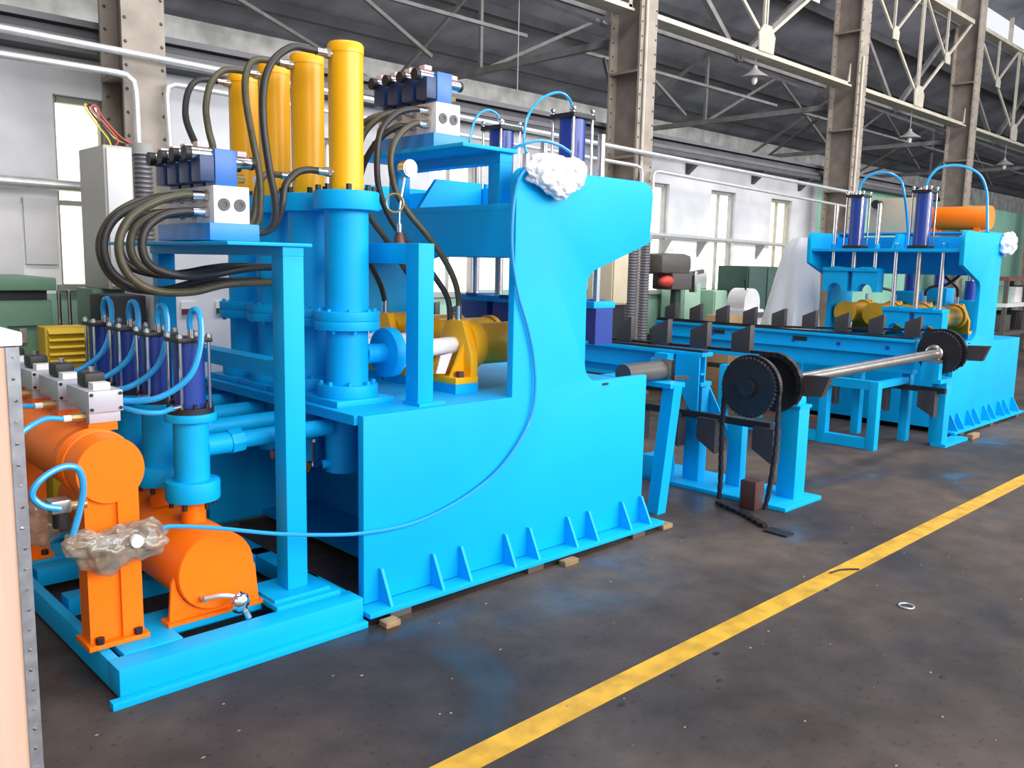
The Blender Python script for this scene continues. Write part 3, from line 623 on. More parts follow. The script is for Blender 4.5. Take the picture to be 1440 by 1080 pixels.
# ---- skid under the tanks
t = thing('skid_frame', 'low blue channel-steel skid carrying the orange tanks', 'skid', (1.55, 4.0, 0))
for nm, b in (('rail', (1.04, 2.11, 3.13, 3.25, .02, .13)), ('rail', (1.12, 2.11, 3.50, 3.60, .04, .125)), ('rail', (1.12, 2.11, 3.98, 4.08, .04, .125)), ('rail', (1.12, 2.11, 4.45, 4.55, .04, .125)), ('rail', (1.12, 2.11, 4.90, 5.0, .04, .125)),
              ('end_rail', (1.04, 1.08, 3.25, 5.0, .02, .13)), ('end_rail', (1.08, 1.12, 3.25, 5.0, .02, .06)), ('side_rail', (2.02, 2.11, 3.25, 5.0, .04, .125)),
              ('lower_flange', (1.0, 2.11, 3.09, 3.13, .0, .03)), ('tank_plate', (1.10, 1.33, 3.25, 3.50, .11, .135)), ('tank_plate', (1.10, 1.33, 4.56, 4.8, .11, .135)), ('post_plate', (1.74, 2.06, 3.24, 3.56, .125, .15)),
              ('saddle_rail', (1.33, 1.74, 3.38, 3.50, .1, .135)), ('saddle_rail', (1.33, 1.74, 4.56, 4.68, .1, .135))):
    MB().box(*b).build(nm, 'blue', t, bevel=.003)
# ---- tall stand with shelf carrying the first valve bank
t = thing('valve_stand', 'tall blue post stand whose arm carries the near valve bank', 'stand', (1.9, 3.4, .15))
MB().box(1.75, 2.03, 3.28, 3.52, .15, .165).build('foot_plate', 'blue', t)
MB().box(1.855, 1.955, 3.35, 3.45, .165, 1.66).build('post', 'blue', t, bevel=.004)
MB().box(1.86, 1.95, 4.7, 4.79, .125, 1.66).build('post', 'blue', t, bevel=.004)
MB().box(1.855, 1.955, 3.35, 4.80, 1.66, 1.70).build('arm', 'blue', t)
MB().box(1.60, 1.99, 3.335, 4.82, 1.70, 1.715).build('shelf', 'blue', t, bevel=.003)
MB().box(1.86, 1.95, 3.45, 4.7, 1.125, 1.195).build('tie_bar', 'blue', t)
t = thing('valve_stand', 'short blue post and shelf on near press carrying the rear valve bank', 'stand', (3.1, 3.4, 1.955))
MB().box(3.12, 3.21, 3.36, 3.45, 1.955, 2.17).build('post', 'blue', t, bevel=.003); MB().box(3.12, 3.21, 4.25, 4.34, 1.955, 2.17).build('post', 'blue', t, bevel=.003)
MB().box(3.12, 3.21, 3.36, 4.34, 2.17, 2.22).build('arm', 'blue', t); MB().box(2.84, 3.22, 3.33, 4.36, 2.22, 2.24).build('shelf', 'blue', t, bevel=.003)
# ---- valve banks
def valve_bank(dx, dy, dz, lab):
    x0, y0, z0 = 1.67+dx, 3.60+dy, 1.72+dz
    t = thing('valve_bank', lab, 'valve bank', (x0+.08, y0+.26, z0), 'hydraulic valve banks')
    MB().box(x0-.03, x0+.2, y0-.02, y0+.54, z0, z0+.075).build('riser', 'riser_blue', t, bevel=.004)
    mf = MB().box(x0, x0+.165, y0, y0+.52, z0+.075, z0+.235).build('manifold', 'white_block', t, bevel=.004)
    for px in (.045, .118): MB().lathe((x0+px, y0, z0+.155), (x0+px, y0-.006, z0+.155), [(0, .027), (1, .027), (1, .012), (.4, .011)], 20).build('plug', 'grey_iron', mf)
    for k in range(4):
        y = y0+.01+k*.128
        v = MB().box(x0+.015, x0+.115, y, y+.1, z0+.235, z0+.39).build('valve', 'valve_blue' if k == 0 else 'valve_dark', t, bevel=.004)
        MB().box(x0-.05, x0+.015, y+.005, y+.095, z0+.25, z0+.36).build('pilot_block', 'valve_dark', v, bevel=.004)
        MB().cyl((x0+.015, y+.05, z0+.365), (x0-.075, y+.05, z0+.365), .032, n=16).build('solenoid', 'chrome', v)
        MB().cyl((x0-.075, y+.05, z0+.365), (x0-.10, y+.05, z0+.365), .030, n=14).build('solenoid_cap', 'black', v)
        MB().cyl((x0+.115, y+.05, z0+.345), (x0+.20, y+.05, z0+.345), .026, n=16).build('solenoid', 'chrome', v)
        MB().cyl((x0+.20, y+.05, z0+.345), (x0+.215, y+.05, z0+.345), .028, n=14).build('solenoid_cap', 'black', v)
        MB().box(x0-.05, x0, y+.025, y+.075, z0+.392, z0+.417).build('plug_connector', 'pink_cap', v, bevel=.006)
        MB().box(x0+.13, x0+.175, y+.025, y+.075, z0+.368, z0+.392).build('plug_connector', 'pink_cap', v, bevel=.006)
        for zz in (.19, .12): MB().cyl((x0, y+.05, z0+zz), (x0-.05, y+.05, z0+zz), .02, n=6).build('hose_fitting', 'brass' if zz > .15 else 'steel', mf)
        MB().cyl((x0+.115, y+.05, z0+.275), (x0+.17, y+.05, z0+.275), .019, n=6).build('hose_fitting', 'brass', v)
valve_bank(0, 0, 0, 'near hydraulic valve bank on the tall blue post stand')
valve_bank(1.23, .02, .52, 'rear hydraulic valve bank on the shelf above the near press')

# ================================================================== TANKS, VALVES, HOSES
def tank(name, lab, x, z, r, y0, y1, m, stands, kind):
    t = thing(name, lab, 'tank', (x, (y0+y1)/2, .135))
    MB().lathe((x, y0, z), (x, y1, z), [(0, r*.97), (.008, r), (.992, r), (1, r*.97)], 40).build('shell', m, t)
    if kind == 'saddle':
        for y in stands:
            poly = [(x-.2, .135), (x+.2, .135), (x+.185, z-.02)]+[(x+(r+.004)*math.cos(a), z+(r+.004)*math.sin(a)) for a in [-PI*i/10 for i in range(11)]]+[(x-.185, z-.02)]
            MB().prism(poly, 'y', y, y+.016).build('saddle', m, t)
            MB().box(x-.21, x+.21, y-.02, y+.06, .135, .15).build('saddle_foot', m, t)
            MB().cyl((x, y-.02, z), (x, y-.008, z), r*.99, n=40).build('end_cap', m, t) if y == stands[0] else None
    else:
        for y in stands:
            MB().box(x-.115, x+.115, y-.03, y+.13, .135, .155).build('stand_foot', m, t, bevel=.003)
            MB().box(x-.1, x-.085, y, y+.1, .155, z-.03).build('stand_flange', m, t); MB().box(x+.02, x+.1, y-.006, y+.1, .155, z-.06).build('stand_flange', m, t)
            MB().box(x-.085, x+.02, y+.01, y+.035, .155, z-.06).build('stand_web', m, t)
            for sx in (-.07, .075): MB().cyl((x+sx, y-.016, .155), (x+sx, y-.016, .18), .016, n=6).build('foot_bolt', 'black', t)
    return t
ta = tank('air_receiver', 'upper orange air tank on stands carrying grey solenoid valves', 1.12, .83, .13, 3.36, 5.0, 'orange', (3.37, 4.6), 'stand')
tb = tank('water_receiver', 'lower orange tank on saddles under the blue valve bodies', 1.53, .335, .168, 3.36, 4.95, 'orange', (3.385, 4.6), 'saddle')
for i in range(3): MB().torus((1.12, 3.5+i*.03, .83), (0, 1, 0), .131, .007, 32).build('band', 'orange', ta)
VY = [3.58, 3.93, 4.27, 4.62]
VL = ['in front of the tall blue post', 'second from the tall blue post', 'third from the tall blue post', 'last of the row toward the control cabinet']
def valve_body(y, lab, lab2):
    x = 1.53
    t = thing('globe_valve', lab, 'valve', (x, y, .48), 'blue valve bodies on the lower tank')
    MB().cyl((x, y, .485), (x, y, .60), .052, n=24).build('neck', 'orange', t)
    MB().cyl((x, y, .60), (x, y, .69), .115, n=32).build('lower_flange', 'blue', t, bevel=.012)
    MB().cyl((x, y, .69), (x, y, .95), .074, n=28).build('body', 'blue', t)
    MB().cyl((x, y, .95), (x, y, .985), .108, n=32).build('upper_flange', 'blue', t, bevel=.006)
    mb = MB(); bolt_ring(mb, (x, y, .60), (0, 0, -1), .09, 6, .01, .03); stuff(mb.build('flange_bolts', 'black', t))
    MB().cyl((x+.06, y, .83), (x+.17, y, .83), .048, n=20).build('outlet', 'blue', t)
    MB().cyl((x+.17, y, .83), (x+.23, y, .835), .056, n=8).build('union_nut', 'blue', t)
    MB().cyl((x+.23, y, .835), (2.22, y, .84), .04, n=20).build('delivery_pipe', 'blue', t)
    a = thing('pneumatic_cylinder', lab2, 'cylinder', (x, y, .985), 'navy pneumatic cylinders on valves')
    MB().cyl((x, y, .985), (x, y, 1.01), .098, n=24).build('mounting_plate', 'black', a)
    MB().cyl((x, y, 1.01), (x, y, 1.29), .064, n=28).build('barrel', 'navy', a)
    tp = MB().box(x-.075, x+.075, y-.075, y+.075, 1.29, 1.31).build('end_plate', 'black_metal', a, bevel=.004)
    for sx in (-1, 1):
        for sy in (-1, 1):
            MB().cyl((x+sx*.062, y+sy*.062, 1.01), (x+sx*.062, y+sy*.062, 1.33), .0075, n=8).build('tie_rod', 'chrome', a)
            MB().cyl((x+sx*.062, y+sy*.062, 1.31), (x+sx*.062, y+sy*.062, 1.325), .014, n=6).build('tie_nut', 'steel', tp)
    mb = MB(); bolt_ring(mb, (x, y, 1.01), (0, 0, 1), .087, 10, .008, .02); stuff(mb.build('plate_bolts', 'black', a))
    MB().cyl((x, y-.03, 1.31), (x, y-.03, 1.345), .014, n=10).build('air_fitting', 'chrome', tp)
    MB().cyl((x-.06, y-.05, 1.02), (x-.11, y-.07, 1.02), .014, n=10).build('side_fitting', 'chrome', a)
for y, l in zip(VY, VL): valve_body(y, 'blue flanged valve body on lower orange tank, '+l, 'navy pneumatic cylinder with tie rods, '+l)
# receiving cylinders hanging inside the open base end, each with a ball valve
for i, y in enumerate(ROWS):
    t = thing('receiver_cup', 'blue receiver cup inside the open base end, '+VL[i], 'cylinder', (2.32, y, .905), 'receiver cups in the near press base')
    MB().cyl((2.32, y, .60), (2.32, y, .905), .085, n=28).build('cup', 'blue', t); MB().cyl((2.19, y+.0, .645), (2.25, y+.0, .645), .022, n=14).build('drain_stub', 'blue', t)
    v = MB().cyl((2.12, y+.0, .645), (2.19, y+.0, .645), .026, n=8).build('ball_valve', 'chrome', t); MB().box(2.135, 2.15, y-.025, y-.015, .645, .77).build('lever', 'chrome', v); MB().cyl((2.1425, y-.02, .77), (2.1425, y-.02, .785), .012, n=8).build('lever_tip', 'chrome', v)
# solenoid valves on the upper tank
SY = [3.60, 3.98, 4.36, 4.74]
SN = ['closest to the tank end cap', 'second from the tank end cap', 'third from the tank end cap', 'fourth from the tank end cap']
for y, l in zip(SY, SN):
    x = 1.16; z = .955
    t = thing('solenoid_valve', 'grey box solenoid valve on upper orange tank, '+l, 'valve', (x, y, z), 'solenoid valves on the upper tank')
    MB().box(x-.05, x+.06, y-.04, y+.05, z-.005, z+.03).build('saddle', 'orange', t)
    MB().box(x-.05, x+.07, y-.05, y+.06, z+.03, z+.075).build('base_block', 'alu', t, bevel=.003)
    b = MB().box(x-.055, x+.075, y-.07, y+.2, z+.075, z+.16).build('body', 'alu', t, bevel=.003)
    for px in (-.045, .065):
        for pz in (.088, .147): MB().cyl((x+px, y-.07, z+pz), (x+px, y-.076, z+pz), .007, n=8).build('screw', 'black', b)
    MB().box(x-.02, x+.045, y-.02, y+.04, z+.16, z+.185).build('label_block', 'label_white', t)
    MB().box(x-.03, x+.05, y+.045, y+.15, z+.16, z+.22).build('coil', 'black', t, bevel=.012)
    MB().cyl((x+.01, y+.09, z+.22), (x+.01, y+.09, z+.24), .012, n=8).build('coil_screw', 'chrome', t)
    MB().cyl((x-.05, y, z+.052), (x-.1, y, z+.052), .018, n=8).build('brass_fitting', 'brass', t)
    MB().cyl((x-.1, y, z+.052), (x-.13, y, z+.052), .013, n=8).build('push_fitting', 'label_white', t)
def air_line(pts, lab, r=.011, group=None):
    return tag(MB().tube(pts, r, 8).build('air_tube', 'air_tube'), lab, 'tube', group)
for i, (y, sy) in enumerate(zip(VY, SY)):
    x = 1.53
    air_line([(x, y-.03, 1.33), (x-.005, y-.032, 1.38), (x+.0, y-.055, 1.425), (x+.01, y-.085, 1.42), (x+.012, y-.105, 1.36), (x-.005, y-.125, 1.27), (x-.05, y-.14, 1.17), (x-.12, y-.11, 1.10), (x-.2, y-.07, 1.065), (1.235, sy+.0, 1.06)],
             'air tube looping from pneumatic cylinder top, '+VL[i], .013, 'air tubes of the navy cylinders')
    air_line([(x-.11, y-.07, 1.02), (x-.17, y-.09, 1.012), (x-.24, y-.06, 1.02), (1.235, sy+.03, 1.04)], 'short air tube at pneumatic cylinder foot, '+VL[i], .011, 'short air tubes of the navy cylinders')
air_line([(1.03, 3.60, 1.007), (.96, 3.59, 1.015), (.88, 3.57, .98), (.82, 3.56, .92), (.80, 3.58, .85)], 'light blue air tube leaving the solenoid valve closest to the end cap')
air_line([(1.03, 3.98, 1.007), (.95, 3.97, 1.01), (.86, 3.96, .97), (.8, 3.95, .9)], 'light blue air tube leaving the second solenoid valve')
air_line([(.92, 3.31, .73), (.86, 3.3, .755), (.83, 3.3, .80), (.86, 3.3, .85), (.93, 3.3, .885), (.985, 3.3, .87), (1.0, 3.3, .80), (.985, 3.3, .72), (.955, 3.3, .62)], 'light blue air tube looping in front of the upper orange tank', .012)
t = thing('pressure_regulator', 'small brass and steel pressure regulator on the left of the upper tank stand', 'regulator', (.95, 3.38, .70))
MB().cyl((.97, 3.38, .715), (1.03, 3.38, .715), .02, n=12).build('stem', 'brass', t); MB().box(.90, .97, 3.34, 3.42, .70, .75).build('body', 'steel', t, bevel=.008); MB().cyl((.94, 3.38, .64), (.94, 3.38, .70), .028, n=14).build('knob', 'black', t)
def wrap(lab, blobs, m, loc):
    t = thing('wrapped_valve', lab, 'wrapped part', loc)
    for i, (c, r, a) in enumerate(blobs): MB().blob(c, r, a, 1.9, 5, i+len(lab), .22).build('plastic_wrapping', m, t, sharp=False)
    return t
t = wrap('air valve wrapped in dirty plastic film, strapped to the orange tank stand', [((.985, 3.30, .585), (.07, .045, .05), .3), ((1.08, 3.30, .535), (.10, .06, .085), .3), ((1.2, 3.30, .56), (.10, .055, .075), .35)], 'dirty_wrap', (1.08, 3.3, .5))
MB().cyl((1.16, 3.245, .575), (1.16, 3.225, .575), .024, n=16).build('gauge_face', 'label_white', t)
MB().cyl((1.0, 3.30, .575), (1.25, 3.30, .555), .03, n=14).build('valve_body', 'alu', t); MB().cyl((1.08, 3.30, .47), (1.08, 3.30, .57), .035, n=14).build('filter_bowl', 'grey_iron', t); MB().cyl((1.2, 3.30, .5), (1.2, 3.30, .6), .03, n=14).build('filter_bowl', 'grey_iron', t)
wrap('round gauge wrapped in brownish plastic film beside the crate', [((.93, 3.62, .60), (.07, .07, .09), .25)], 'dirty_wrap', (.93, 3.62, .5))
wrap('air valve bundled in clear white plastic on top of the near press plate', [((3.25, 3.15, 2.12), (.13, .06, .085), .35), ((3.42, 3.15, 2.13), (.13, .06, .085), .35), ((3.34, 3.14, 2.07), (.12, .055, .08), .3)], 'plastic_wrap', (3.34, 3.15, 2.03))
wrap('valve bundled in clear plastic on the back edge of the far press plate', [((10.33, 3.06, 1.96), (.13, .09, .13), .3)], 'plastic_wrap', (10.33, 3.06, 1.85))
t = thing('drain_tap', 'chrome drain tap on the end cap of the lower orange tank', 'tap', (1.5, 3.34, .22))
MB().cyl((1.46, 3.365, .235), (1.46, 3.33, .235), .014, n=8).build('inlet_nut', 'chrome', t); MB().tube([(1.46, 3.335, .235), (1.52, 3.30, .245), (1.58, 3.28, .23)], .01, 8).build('pipe', 'galv_pipe', t)
MB().blob((1.585, 3.27, .205), (.04, .03, .045), .25, 4, 3).build('tap_body', 'chrome', t); MB().cyl((1.6, 3.26, .17), (1.615, 3.255, .135), .016, n=10).build('spout', 'chrome', t)
# gauge on the gate frame
t = thing('pressure_gauge', 'small pressure gauge on coiled tube above the gate frame', 'gauge', (2.578, 3.5, 1.735))
MB().cyl((2.578, 3.5, 1.735), (2.578, 3.5, 1.79), .032, .018, n=14).build('base', 'nut_brown', t); MB().cyl((2.578, 3.5, 1.79), (2.578, 3.5, 1.83), .013, n=10).build('nut', 'chrome', t)
MB().tube([(2.578, 3.5, 1.83), (2.58, 3.5, 1.9), (2.59, 3.5, 1.96), (2.605, 3.5, 2.03), (2.61, 3.5, 2.06)], .005, 6).build('stem', 'chrome', t)
MB().torus((2.55, 3.5, 1.93), (.3, 1, 0), .045, .005).build('coil', 'brass', t)
MB().cyl((2.615, 3.46, 2.10), (2.615, 3.51, 2.10), .042, n=24).build('dial', 'chrome', t); MB().cyl((2.615, 3.455, 2.10), (2.615, 3.46, 2.10), .036, n=24).build('face', 'label_white', t)

# ------------------------------------------------------------------ hydraulic hoses
HOSES = {
  'arc1': [[2.21,3.62,2.6],[2.15,3.618,2.6],[2.049,3.59,2.586],[1.943,3.565,2.507],[1.888,3.55,2.392],[1.872,3.53,2.223],[1.893,3.525,2.04],[1.918,3.53,1.92],[1.93,3.55,1.82],[1.91,3.575,1.772],[1.867,3.602,1.757]] ,
  'arc2': [[2.21,3.97,2.6],[2.14,3.965,2.6],[2.043,3.94,2.577],[1.988,3.91,2.498],[1.965,3.87,2.377],[1.96,3.8,2.19],[1.97,3.76,2.02],[1.965,3.75,1.9],[1.955,3.75,1.82],[1.92,3.755,1.775],[1.867,3.765,1.757]] ,
  'arc3': [[2.21,4.31,2.6],[2.14,4.305,2.602],[2.05,4.28,2.58],[1.96,4.22,2.5],[1.88,4.11,2.364],[1.83,3.98,2.24],[1.82,3.92,2.16],[1.82,3.916,2.11]] ,
  'arc4': [[2.21,4.65,2.6],[2.14,4.645,2.6],[2.05,4.6,2.57],[1.97,4.52,2.485],[1.87,4.32,2.333],[1.825,4.12,2.19],[1.82,4.055,2.15],[1.82,4.044,2.11]] ,
  'low1': [[2.21,3.62,2.06],[2.14,3.62,2.06],[2.08,3.62,2.04],[2.02,3.615,1.98],[2.0,3.605,1.9],[1.985,3.625,1.82],[1.95,3.645,1.775],[1.867,3.665,1.757]] ,
  'low2': [[2.21,3.97,2.06],[2.14,3.965,2.06],[2.08,3.94,2.04],[2.03,3.9,1.97],[2.0,3.87,1.88],[1.97,3.86,1.81],[1.93,3.86,1.77],[1.87,3.86,1.757]] ,
  'b1': [[1.62,3.66,1.91],[1.56,3.66,1.908],[1.447,3.66,1.872],[1.339,3.66,1.8],[1.289,3.66,1.69],[1.319,3.66,1.575],[1.42,3.66,1.505],[1.6,3.699,1.495],[1.8,3.776,1.525],[2.05,3.872,1.53],[2.26,3.93,1.53]] ,
  'b2': [[1.62,3.788,1.91],[1.56,3.788,1.908],[1.447,3.788,1.872],[1.323,3.788,1.8],[1.273,3.788,1.69],[1.303,3.788,1.575],[1.42,3.788,1.505],[1.6,3.82,1.495],[1.8,3.883,1.525],[2.05,3.962,1.53],[2.26,4.01,1.53]] ,
  'b3': [[1.62,3.916,1.91],[1.56,3.916,1.908],[1.447,3.916,1.872],[1.35,3.916,1.8],[1.3,3.916,1.69],[1.33,3.916,1.575],[1.42,3.916,1.505],[1.6,3.972,1.495],[1.8,4.085,1.525],[2.05,4.226,1.53],[2.26,4.31,1.53]] ,
  'b4': [[1.62,3.66,1.84],[1.56,3.66,1.838],[1.47,3.66,1.815],[1.4,3.66,1.755],[1.383,3.66,1.67],[1.425,3.66,1.6],[1.55,3.66,1.565],[1.73,3.749,1.572],[1.88,3.807,1.592],[2.05,3.872,1.605],[2.26,3.93,1.6]] ,
  'b5': [[1.62,3.788,1.84],[1.56,3.788,1.838],[1.47,3.788,1.815],[1.4,3.788,1.755],[1.383,3.788,1.67],[1.425,3.788,1.6],[1.55,3.788,1.565],[1.73,3.861,1.572],[1.88,3.909,1.592],[2.05,3.962,1.605],[2.26,4.01,1.6]] ,
  'b6': [[1.62,3.916,1.84],[1.56,3.916,1.838],[1.47,3.916,1.815],[1.4,3.916,1.755],[1.383,3.916,1.67],[1.425,3.916,1.6],[1.55,3.916,1.565],[1.73,4.045,1.572],[1.88,4.13,1.592],[2.05,4.226,1.605],[2.26,4.31,1.6]] ,
  'c1': [[2.85,3.68,2.36],[2.8,3.68,2.355],[2.72,3.68,2.3],[2.66,3.67,2.22],[2.643,3.66,2.12],[2.66,3.64,2.0],[2.727,3.62,1.893],[2.828,3.6,1.788],[2.95,3.6,1.66],[3.03,3.61,1.55],[3.07,3.62,1.45],[3.07,3.62,1.4]] ,
  'c2': [[2.85,3.68,2.43],[2.8,3.682,2.43],[2.7,3.69,2.395],[2.61,3.7,2.3],[2.585,3.7,2.16],[2.6,3.7,2.0],[2.68,3.7,1.85],[2.82,3.69,1.7],[2.94,3.672,1.57],[3.03,3.667,1.45],[3.05,3.667,1.33]] ,
  'c3': [[2.85,3.808,2.43],[2.8,3.812,2.43],[2.7,3.84,2.39],[2.62,3.88,2.29],[2.6,3.9,2.14],[2.62,3.91,2.0],[2.7,3.92,1.87],[2.8,3.93,1.77],[2.93,3.95,1.63],[3.04,3.97,1.5],[3.07,3.97,1.4]] ,
  'c4': [[2.85,3.808,2.36],[2.8,3.815,2.355],[2.73,3.86,2.3],[2.68,3.92,2.2],[2.67,3.98,2.08],[2.7,4.05,1.93],[2.78,4.15,1.78],[2.9,4.23,1.64],[3.03,4.3,1.5],[3.07,4.31,1.4]] ,
  'c5': [[2.85,3.936,2.43],[2.8,3.94,2.43],[2.72,3.99,2.39],[2.66,4.08,2.29],[2.65,4.2,2.12],[2.68,4.32,1.95],[2.78,4.45,1.78],[2.9,4.56,1.64],[3.03,4.64,1.5],[3.07,4.65,1.4]] ,
  'airlong': [[3.26,3.14,2.154],[3.146,3.15,2.144],[3.086,3.17,2.084],[3.062,3.183,1.988],[3.047,3.183,1.828],[3.057,3.183,1.668],[3.103,3.183,1.487],[3.176,3.183,1.319],[3.223,3.183,1.166],[3.242,3.18,0.993],[3.211,3.18,0.823],[3.088,3.18,0.665],[2.928,3.18,0.548],[2.69,3.18,0.455],[2.424,3.18,0.405],[2.141,3.18,0.415],[1.896,3.2,0.454],[1.714,3.24,0.489],[1.512,3.28,0.542],[1.33,3.3,0.583]] ,
  'fair1': [[4.087,3.74,2.58],[4.051,3.74,2.661],[3.926,3.72,2.682],[3.753,3.7,2.614],[3.63,3.68,2.494],[3.586,3.66,2.366],[3.547,3.6,2.278]] ,
  'fair2': [[4.075,4.39,2.582],[4.034,4.39,2.642],[3.926,4.37,2.649],[3.813,4.34,2.585],[3.731,4.3,2.46],[3.704,4.28,2.375]] ,
  'fair3': [[3.232,3.4,2.242],[3.272,3.35,2.275],[3.355,3.3,2.299],[3.441,3.25,2.282],[3.49,3.2,2.242]] ,

}
HL = {'arc1': ('hose', 'black hydraulic hose arching from top of the front-most yellow cylinder'), 'arc2': ('hose_olive', 'hydraulic hose arching from top of the second yellow cylinder'),
 'arc3': ('hose_olive', 'olive hydraulic hose arching from the third yellow cylinder to valve bank'), 'arc4': ('hose', 'dark grey hydraulic hose arching from the last yellow cylinder to valve bank'),
 'low1': ('hose', 'black hydraulic hose at the foot of the front-most yellow cylinder'), 'low2': ('hose_olive', 'hydraulic hose at the foot of the second yellow cylinder'),
 'fair1': ('air_tube', 'light blue air tube arching over the pneumatic clamp near the plastic-wrapped valve'), 'fair2': ('air_tube', 'light blue air tube arching over the pneumatic clamp behind second valve bank'),
 'fair3': ('air_tube', 'light blue air tube bending over the clear plastic bundle'), 'airlong': ('air_tube', 'long light blue air tube sagging across the near press side plate')}
BH = {'b1': 'upper port at the manifold end face', 'b2': 'second upper port from the manifold end face', 'b3': 'third upper port from the manifold end face', 'b4': 'lower port at the manifold end face', 'b5': 'second lower port from the end face', 'b6': 'third lower port from the end face',
      'c1': 'lower port at the manifold end face', 'c2': 'upper port at the manifold end face', 'c3': 'running to the second sealing head', 'c4': 'running to the third sealing head', 'c5': 'running to the farthest sealing head'}
for k, pts in HOSES.items():
    if k[0] == 'b': m, lab, g = ('hose', 'hose_olive')[int(k[1]) % 2], 'looping hydraulic hose on near valve bank, '+BH[k], 'hoses looping from the near valve bank'
    elif k[0] == 'c': m, lab, g = ('hose', 'hose_olive')[int(k[1]) % 2], 'hydraulic hose on rear valve bank, '+BH[k], 'hoses hanging from the rear valve bank'
    else: (m, lab), g = HL[k], None
    if m == 'air_tube':
        air_line(pts+([(1.28, 3.3, .585)] if k == 'airlong' else []), lab, .0085); continue
    P = [Vector(p) for p in pts]
    t = thing('hydraulic_hose', lab, 'hose', P[-1], g)
    r = .0165 if k[0] != 'b' else .018
    MB().tube(pts, r, 10).build('hose_body', m, t)
    d0 = (P[0]-P[1]).normalized()
    MB().cyl(P[0]-d0*.02, P[0]+d0*.03, r*1.15, n=10).build('ferrule', 'chrome', t)
    MB().cyl(P[0]+d0*.03, P[0]+d0*.05, r*1.45, n=6).build('hex_nut', 'steel', t)

# ================================================================== TRANSFER CONVEYORS
def paddle_poly(y, z, w, h, slope, down=False):
    if down: return [(y-w/2, z), (y+w/2, z), (y+w/2, z-h+slope), (y-w/2, z-h)]
    return [(y-w/2, z), (y+w/2, z), (y+w/2, z+h-slope), (y-w/2, z+h)]
def chain_path(mb, pts, pitch=.036, w=.03):
    P = spline(pts, 10); acc = 0; last = P[0]; k = 0
    for a, b in zip(P, P[1:]):
        L = (b-a).length
        while acc <= L and L > 0:
            c = a+(b-a)*(acc/L); d = (b-a).normalized()
            wd = w if k % 2 else w*.7
            mb.bar(c-d*pitch*.55, c+d*pitch*.55, wd, .022); acc += pitch; k += 1
        acc -= L
    return mb
def conveyor(x, yn, yf, ztop, lab, m, first, near, ret, dp, wheel):
    t = thing('transfer_beam', lab, 'conveyor', (x, (yn+yf)/2, 0), 'blue transfer beams with black saddles')
    MB().box(x-.07, x+.07, yn, yf, ztop-.03, ztop).build('top_flange', m, t, bevel=.003)
    MB().box(x-.03, x-.015, yn, yf, ztop-dp+.03, ztop-.03).build('web', m, t)
    MB().box(x-.07, x+.07, yn, yf, ztop-dp, ztop-dp+.03).build('bottom_flange', m, t)
    MB().box(x-.075, x-.03, yn, yf, ztop-.165, ztop-.15).build('ledge', m, t)
    MB().box(x-.04, x+.04, yn+.02, yf, ztop, ztop+.015).build('chain_rail', 'black', t)
    mb = MB(); chain_path(mb, [(x, yf, ztop+.028), (x, (yn+yf)/2, ztop+.028), (x, wheel[0], wheel[1])]); stuff(mb.build('chain_run', 'black_metal', t))
    y = first
    while y < yf:
        MB().prism(paddle_poly(y, ztop+.03, .15, .20, .065), 'x', x-.03, x+.03).build('saddle', 'paddle', t, bevel=.002)
        y += .355
    for y in ret:
        MB().prism(paddle_poly(y, ztop-.46, .16, .25, .09, True), 'x', x-.16, x-.06).build('return_saddle', 'paddle', t)
    MB().box(x-.12, x-.07, near+.0, min(yf, near+2.6), ztop-.48, ztop-.43).build('return_chain', 'black', t)
    return t
t = conveyor(5.45, 3.56, 6.9, 1.02, 'transfer beam with black saddles running just past the near press', 'blue', 3.275, 2.95, (2.98, 3.44, 3.76, 4.1), .25, (3.02, 1.062))
# stand of the first conveyor
for b, nm in (((5.30, 5.82, 2.78, 4.05, 0, .03), 'floor_plate'), ((5.56, 5.71, 2.86, 3.0, .03, .68), 'post'), ((5.46, 5.56, 3.60, 3.74, .03, .77), 'post'), ((5.56, 5.64, 3.30, 3.42, .03, .5), 'post'), ((5.28, 5.44, 3.8, 4.0, .03, .2), 'gearbox')):
    MB().box(*b).build(nm, 'blue', t, bevel=.004)
MB().box(5.55, 5.72, 2.85, 3.01, .68, .70).build('post_cap', 'blue', t)
MB().prism([(3.57, .99), (3.78, .99), (3.78, .80), (3.57, .5)], 'x', 5.36, 5.375).build('hanger_plate', 'blue', t)
MB().box(5.28, 5.36, 3.80, 3.92, .86, 1.0).build('side_tube', 'blue', t)
MB().prism([(3.4, .40), (3.72, .40), (3.72, .77), (3.62, .77)], 'x', 5.565, 5.58).build('gusset', 'blue', t)
